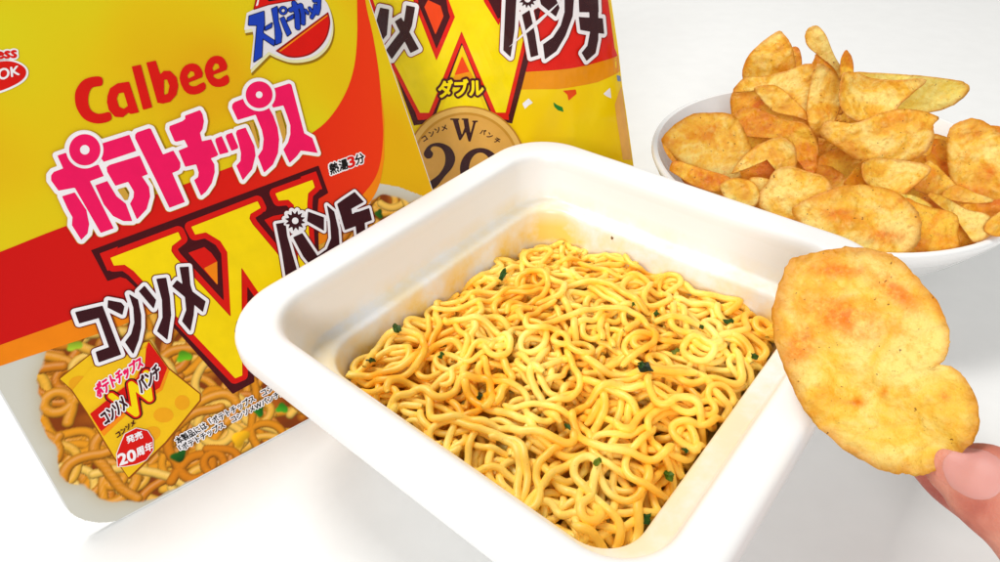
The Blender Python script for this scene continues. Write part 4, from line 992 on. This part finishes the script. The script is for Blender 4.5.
flake((633, 306), .0011, (70, 104, 30), 'small green flake at the back of the noodles, left one of a near pair', 14)
flake((655, 314), .0012, (60, 100, 28), 'small green flake at the back of the noodles, right one of a near pair', 15)
flake((701, 328), .0010, (56, 92, 30), 'tiny green flake near the back right wall of the tray', 16)
flake((728, 323), .0013, (50, 90, 26), 'thin green strip lying closest to the back right wall', 17, 2.2)
flake((442, 357), .0012, (64, 96, 28), 'small green flake in the left third of the noodles', 18)
iw = bpy.data.objects['inner_wall']
from mathutils.bvhtree import BVHTree
wb = BVHTree.FromPolygons([tuple(np.array(v.co)+np.array(tray.location)) for v in iw.data.vertices], [tuple(p.vertices) for p in iw.data.polygons])
def speck(px, size, label, seed):
    hit = wb.ray_cast(Vector(tuple(EYE)), Vector(tuple(ray(px)))); p, n = np.array(hit[0]), np.array(hit[1])
    if (EYE-p) @ n < 0: n = -n
    r = random.Random(seed); a_ = unit(np.cross(n, [0, .3, 1])); b_ = np.cross(n, a_); V = [tuple(n*.0006)]+[tuple(a_*size*(1+r.uniform(-.3, .3))*math.cos(q)+b_*size*(1+r.uniform(-.3, .3))*math.sin(q)-n*.0001) for q in (2*math.pi*i/9 for i in range(9))]
    o = mesh('seasoning_speck', V, [(0, 1+i, 1+(i+1) % 9) for i in range(9)], SPK.m); o.location = tuple(p); tag(o, label, 'seasoning speck', 'specks stuck on the tray wall')
SPK = NT('seasoning'); SPK.set(Base_Color=s2l((112, 76, 24)), Roughness=.5)
speck((612, 238), .0009, 'brown speck stuck on the back wall of the tray, upper of two', 1)
speck((606, 261), .0011, 'brown speck stuck on the back wall of the tray just above the noodles', 2)

# ================================================================== HAND
def tube_chain(bm, pts, rad, seg=20, flat=None, sub=6, squash=.9):
    """closed tapered tube through pts with radii"""
    pts = [np.array(p, float) for p in pts]
    Pn = np.array(smooth_loop([tuple(p) for p in pts], sub, False)); rr = np.interp(np.linspace(0, len(rad)-1, len(Pn)), range(len(rad)), rad)
    Pn[:, 2] = np.maximum(Pn[:, 2], rr+.002)      # nothing of the hand sinks into the table
    T = np.gradient(Pn, axis=0); T /= np.linalg.norm(T, axis=1)[:, None]
    ref = flat if flat is not None else np.array([0, 0, 1.])
    # hemispherical ends
    P2, R2, T2 = [], [], []
    for k in (0, 1, 2, 3):
        a = math.radians(90-22*k); P2.append(Pn[0]-T[0]*rr[0]*math.sin(a)); R2.append(max(rr[0]*math.cos(a), 1e-4)); T2.append(T[0])
    for p, r, t in zip(Pn, rr, T): P2.append(p); R2.append(r); T2.append(t)
    for k in (3, 2, 1, 0):
        a = math.radians(90-22*k); P2.append(Pn[-1]+T[-1]*rr[-1]*math.sin(a)); R2.append(max(rr[-1]*math.cos(a), 1e-4)); T2.append(T[-1])
    rows = []
    for p, r, t in zip(P2, R2, T2):
        n = ref-t*(ref@t); n /= np.linalg.norm(n); s = np.cross(t, n)
        rows.append([bm.verts.new(tuple(p+r*(s*math.cos(q)+n*math.sin(q)*squash))) for q in (2*math.pi*i/seg for i in range(seg))])
    for a, b in zip(rows[:-1], rows[1:]):
        for i in range(seg): bm.faces.new((a[i], a[(i+1) % seg], b[(i+1) % seg], b[i]))
    bm.faces.new(rows[0][::-1]); bm.faces.new(rows[-1])
hb = bmesh.new()
def D(x, y, d): return atdepth((x, y), d-.0085)
toeye = -ray((975, 480))
tube_chain(hb, [D(957, 469, .1765), D(972, 477, .1745), D(1000, 495, .170), D(1034, 523, .1655), D(1085, 590, .160), D(1140, 690, .158)], [.0074, .0099, .0109, .0111, .0120, .0146], flat=toeye, squash=.74)          # thumb
tube_chain(hb, [D(932, 466, .1935), D(954, 480, .194), D(1000, 512, .195), D(1055, 545, .194), D(1120, 585, .187), D(1190, 640, .178), D(1230, 740, .170)], [.0058, .0076, .0082, .0090, .0095, .0105, .0125], flat=toeye)   # forefinger
for k, (dx, dd, ln) in enumerate(((0, .0, 1), (26, .004, .95), (52, .006, .8))):         # three fingers curled under
    tube_chain(hb, [D(1050+dx, 660+k*24, .196-dd), D(1075+dx, 640+k*24, .205), D(1130+dx, 630+k*28, .206), D(1195+dx, 660+k*28, .196), D(1235+dx*.6, 740+k*26, .182)], [.0070*ln+.0006, .0083*ln, .0090*ln, .0096*ln, .0115*ln], flat=toeye)
tube_chain(hb, [D(1180, 700, .172), D(1225, 800, .172), D(1270, 920, .165)], [.019, .025, .024])
tube_chain(hb, [D(1235, 740, .178), D(1265, 820, .176), D(1300, 940, .165)], [.019, .024, .024])
tube_chain(hb, [D(1280, 930, .165), D(1370, 1150, .155), D(1500, 1500, .145)], [.027, .027, .033])
me = bpy.data.meshes.new('hand'); hb.to_mesh(me); hb.free()
tmp = bpy.data.objects.new('tmp', me); col.objects.link(tmp)
rm = tmp.modifiers.new('r', 'REMESH'); rm.mode = 'VOXEL'; rm.voxel_size = .0010
smm = tmp.modifiers.new('s', 'SMOOTH'); smm.iterations = 14; smm.factor = .5
me2 = bpy.data.meshes.new_from_object(tmp.evaluated_get(bpy.context.evaluated_depsgraph_get()))
bpy.data.objects.remove(tmp)
me2.name = 'person'; me2.materials.clear()
def skin(name, a, b, c, rough, fine_scale=900):
    t = NT(name); f = t.noise(70, 3, .5); g_ = t.noise(fine_scale, 3, .6)
    cc = t.ramp(f, [(.35, s2l(a)), (.5, s2l(b)), (.68, s2l(c))])
    t.set(Base_Color=cc, Roughness=rough, Subsurface_Weight=.3, Subsurface_Radius=(.006, .0025, .0014), Subsurface_Scale=.6, Specular_IOR_Level=.4)
    t.bump(t.math('ADD', g_, t.math('MULTIPLY', t.noise(260, 3, .6, None, 1.5), 1.2)), .4, .0006); return t
SK = skin('skin', (208, 138, 116), (192, 112, 92), (168, 84, 70), .48)
me2.materials.append(SK.m); me2.polygons.foreach_set('use_smooth', [True]*len(me2.polygons))
person = bpy.data.objects.new('person', me2); col.objects.link(person)
cp = np.array(D(975, 480, .180))
me2.transform(Matrix.Translation(Vector(tuple(-cp)))); person.location = tuple(cp)
tag(person, 'bare hand reaching in at the lower right, thumb and forefinger pinching a chip', 'person')
# thumbnail: a curved plate laid on the thumb's back
from mathutils.bvhtree import BVHTree
bv_ = BVHTree.FromPolygons([tuple(np.array(v.co)+cp) for v in me2.vertices], [tuple(p.vertices) for p in me2.polygons])
nl = smooth_loop([(939, 462), (941, 474), (948, 487), (960, 496), (974, 502), (990, 502), (1003, 494), (1010, 478), (1006, 461), (991, 449), (973, 444.5), (956, 446), (945, 452)], 5)
c0 = np.mean(nl, axis=0); Vt, Ft = [], []
RG = 7; N = len(nl)
for s in (0, 1):
    for r in range(RG+1):
        for p in nl:
            q = c0+(np.array(p)-c0)*(r/RG); d = ray(q); hit = bv_.ray_cast(Vector(tuple(EYE)), Vector(tuple(d)))
            f = r/RG; lift = .0005*(1-f**5)-.0002 if s == 0 else -.0011
            hp_ = np.array(hit[0] if hit[0] is not None else bv_.find_nearest(Vector(tuple(EYE+d*.168)))[0])
            Vt.append(tuple(hp_-d*lift))
for s in (0, 1):
    for r in range(RG):
        for i in range(N):
            j = (i+1) % N; b0 = s*(RG+1)*N
            Ft.append((b0+r*N+i, b0+r*N+j, b0+(r+1)*N+j, b0+(r+1)*N+i))
for i in range(N):
    j = (i+1) % N; Ft.append((RG*N+i, RG*N+j, (RG+1)*N+RG*N+j, (RG+1)*N+RG*N+i))
nt = NT('nail'); nt.set(Base_Color=nt.ramp(nt.noise(60, 2), [(.3, s2l((208, 148, 138))), (.7, s2l((192, 124, 114)))]), Roughness=.5, Subsurface_Weight=.3, Subsurface_Radius=(.004, .002, .0015), Subsurface_Scale=.5)
nail = mesh('thumb_nail', Vt, Ft, nt.m, person, smooth=True)
bm = bmesh.new(); bm.from_mesh(nail.data); bmesh.ops.remove_doubles(bm, verts=bm.verts[:], dist=1e-6); bmesh.ops.recalc_face_normals(bm, faces=bm.faces[:]); bm.to_mesh(nail.data); bm.free()

# ================================================================== LIGHT
w = bpy.data.worlds.new('World'); sc.world = w; w.use_nodes = True
w.node_tree.nodes['Background'].inputs[0].default_value = (1, .99, .97, 1); w.node_tree.nodes['Background'].inputs[1].default_value = .46
def area(name, loc, target, size, power, colr=(1, 1, 1)):
    l = bpy.data.lights.new(name, 'AREA'); l.shape = 'RECTANGLE'; l.size = size[0]; l.size_y = size[1]; l.energy = power; l.color = colr
    o = bpy.data.objects.new(name, l); col.objects.link(o); o.location = loc
    o.rotation_euler = (Vector(target)-Vector(loc)).to_track_quat('-Z', 'Y').to_euler(); return o
area('ceiling_lamp', (-.6, .85, 1.5), (.05, .25, 0), (.7, .5), 21.5, (1, .985, .96))
area('front_fill_light', (-1.3, -3.9, 2.5), (.05, .25, .05), (2.0, 1.5), 148, (.98, .99, 1))  # added soft fill behind the camera, brightens bag and chip fronts
sc.view_settings.view_transform = 'Standard'; sc.view_settings.look = 'None'; sc.view_settings.gamma = 1; sc.view_settings.exposure = 0
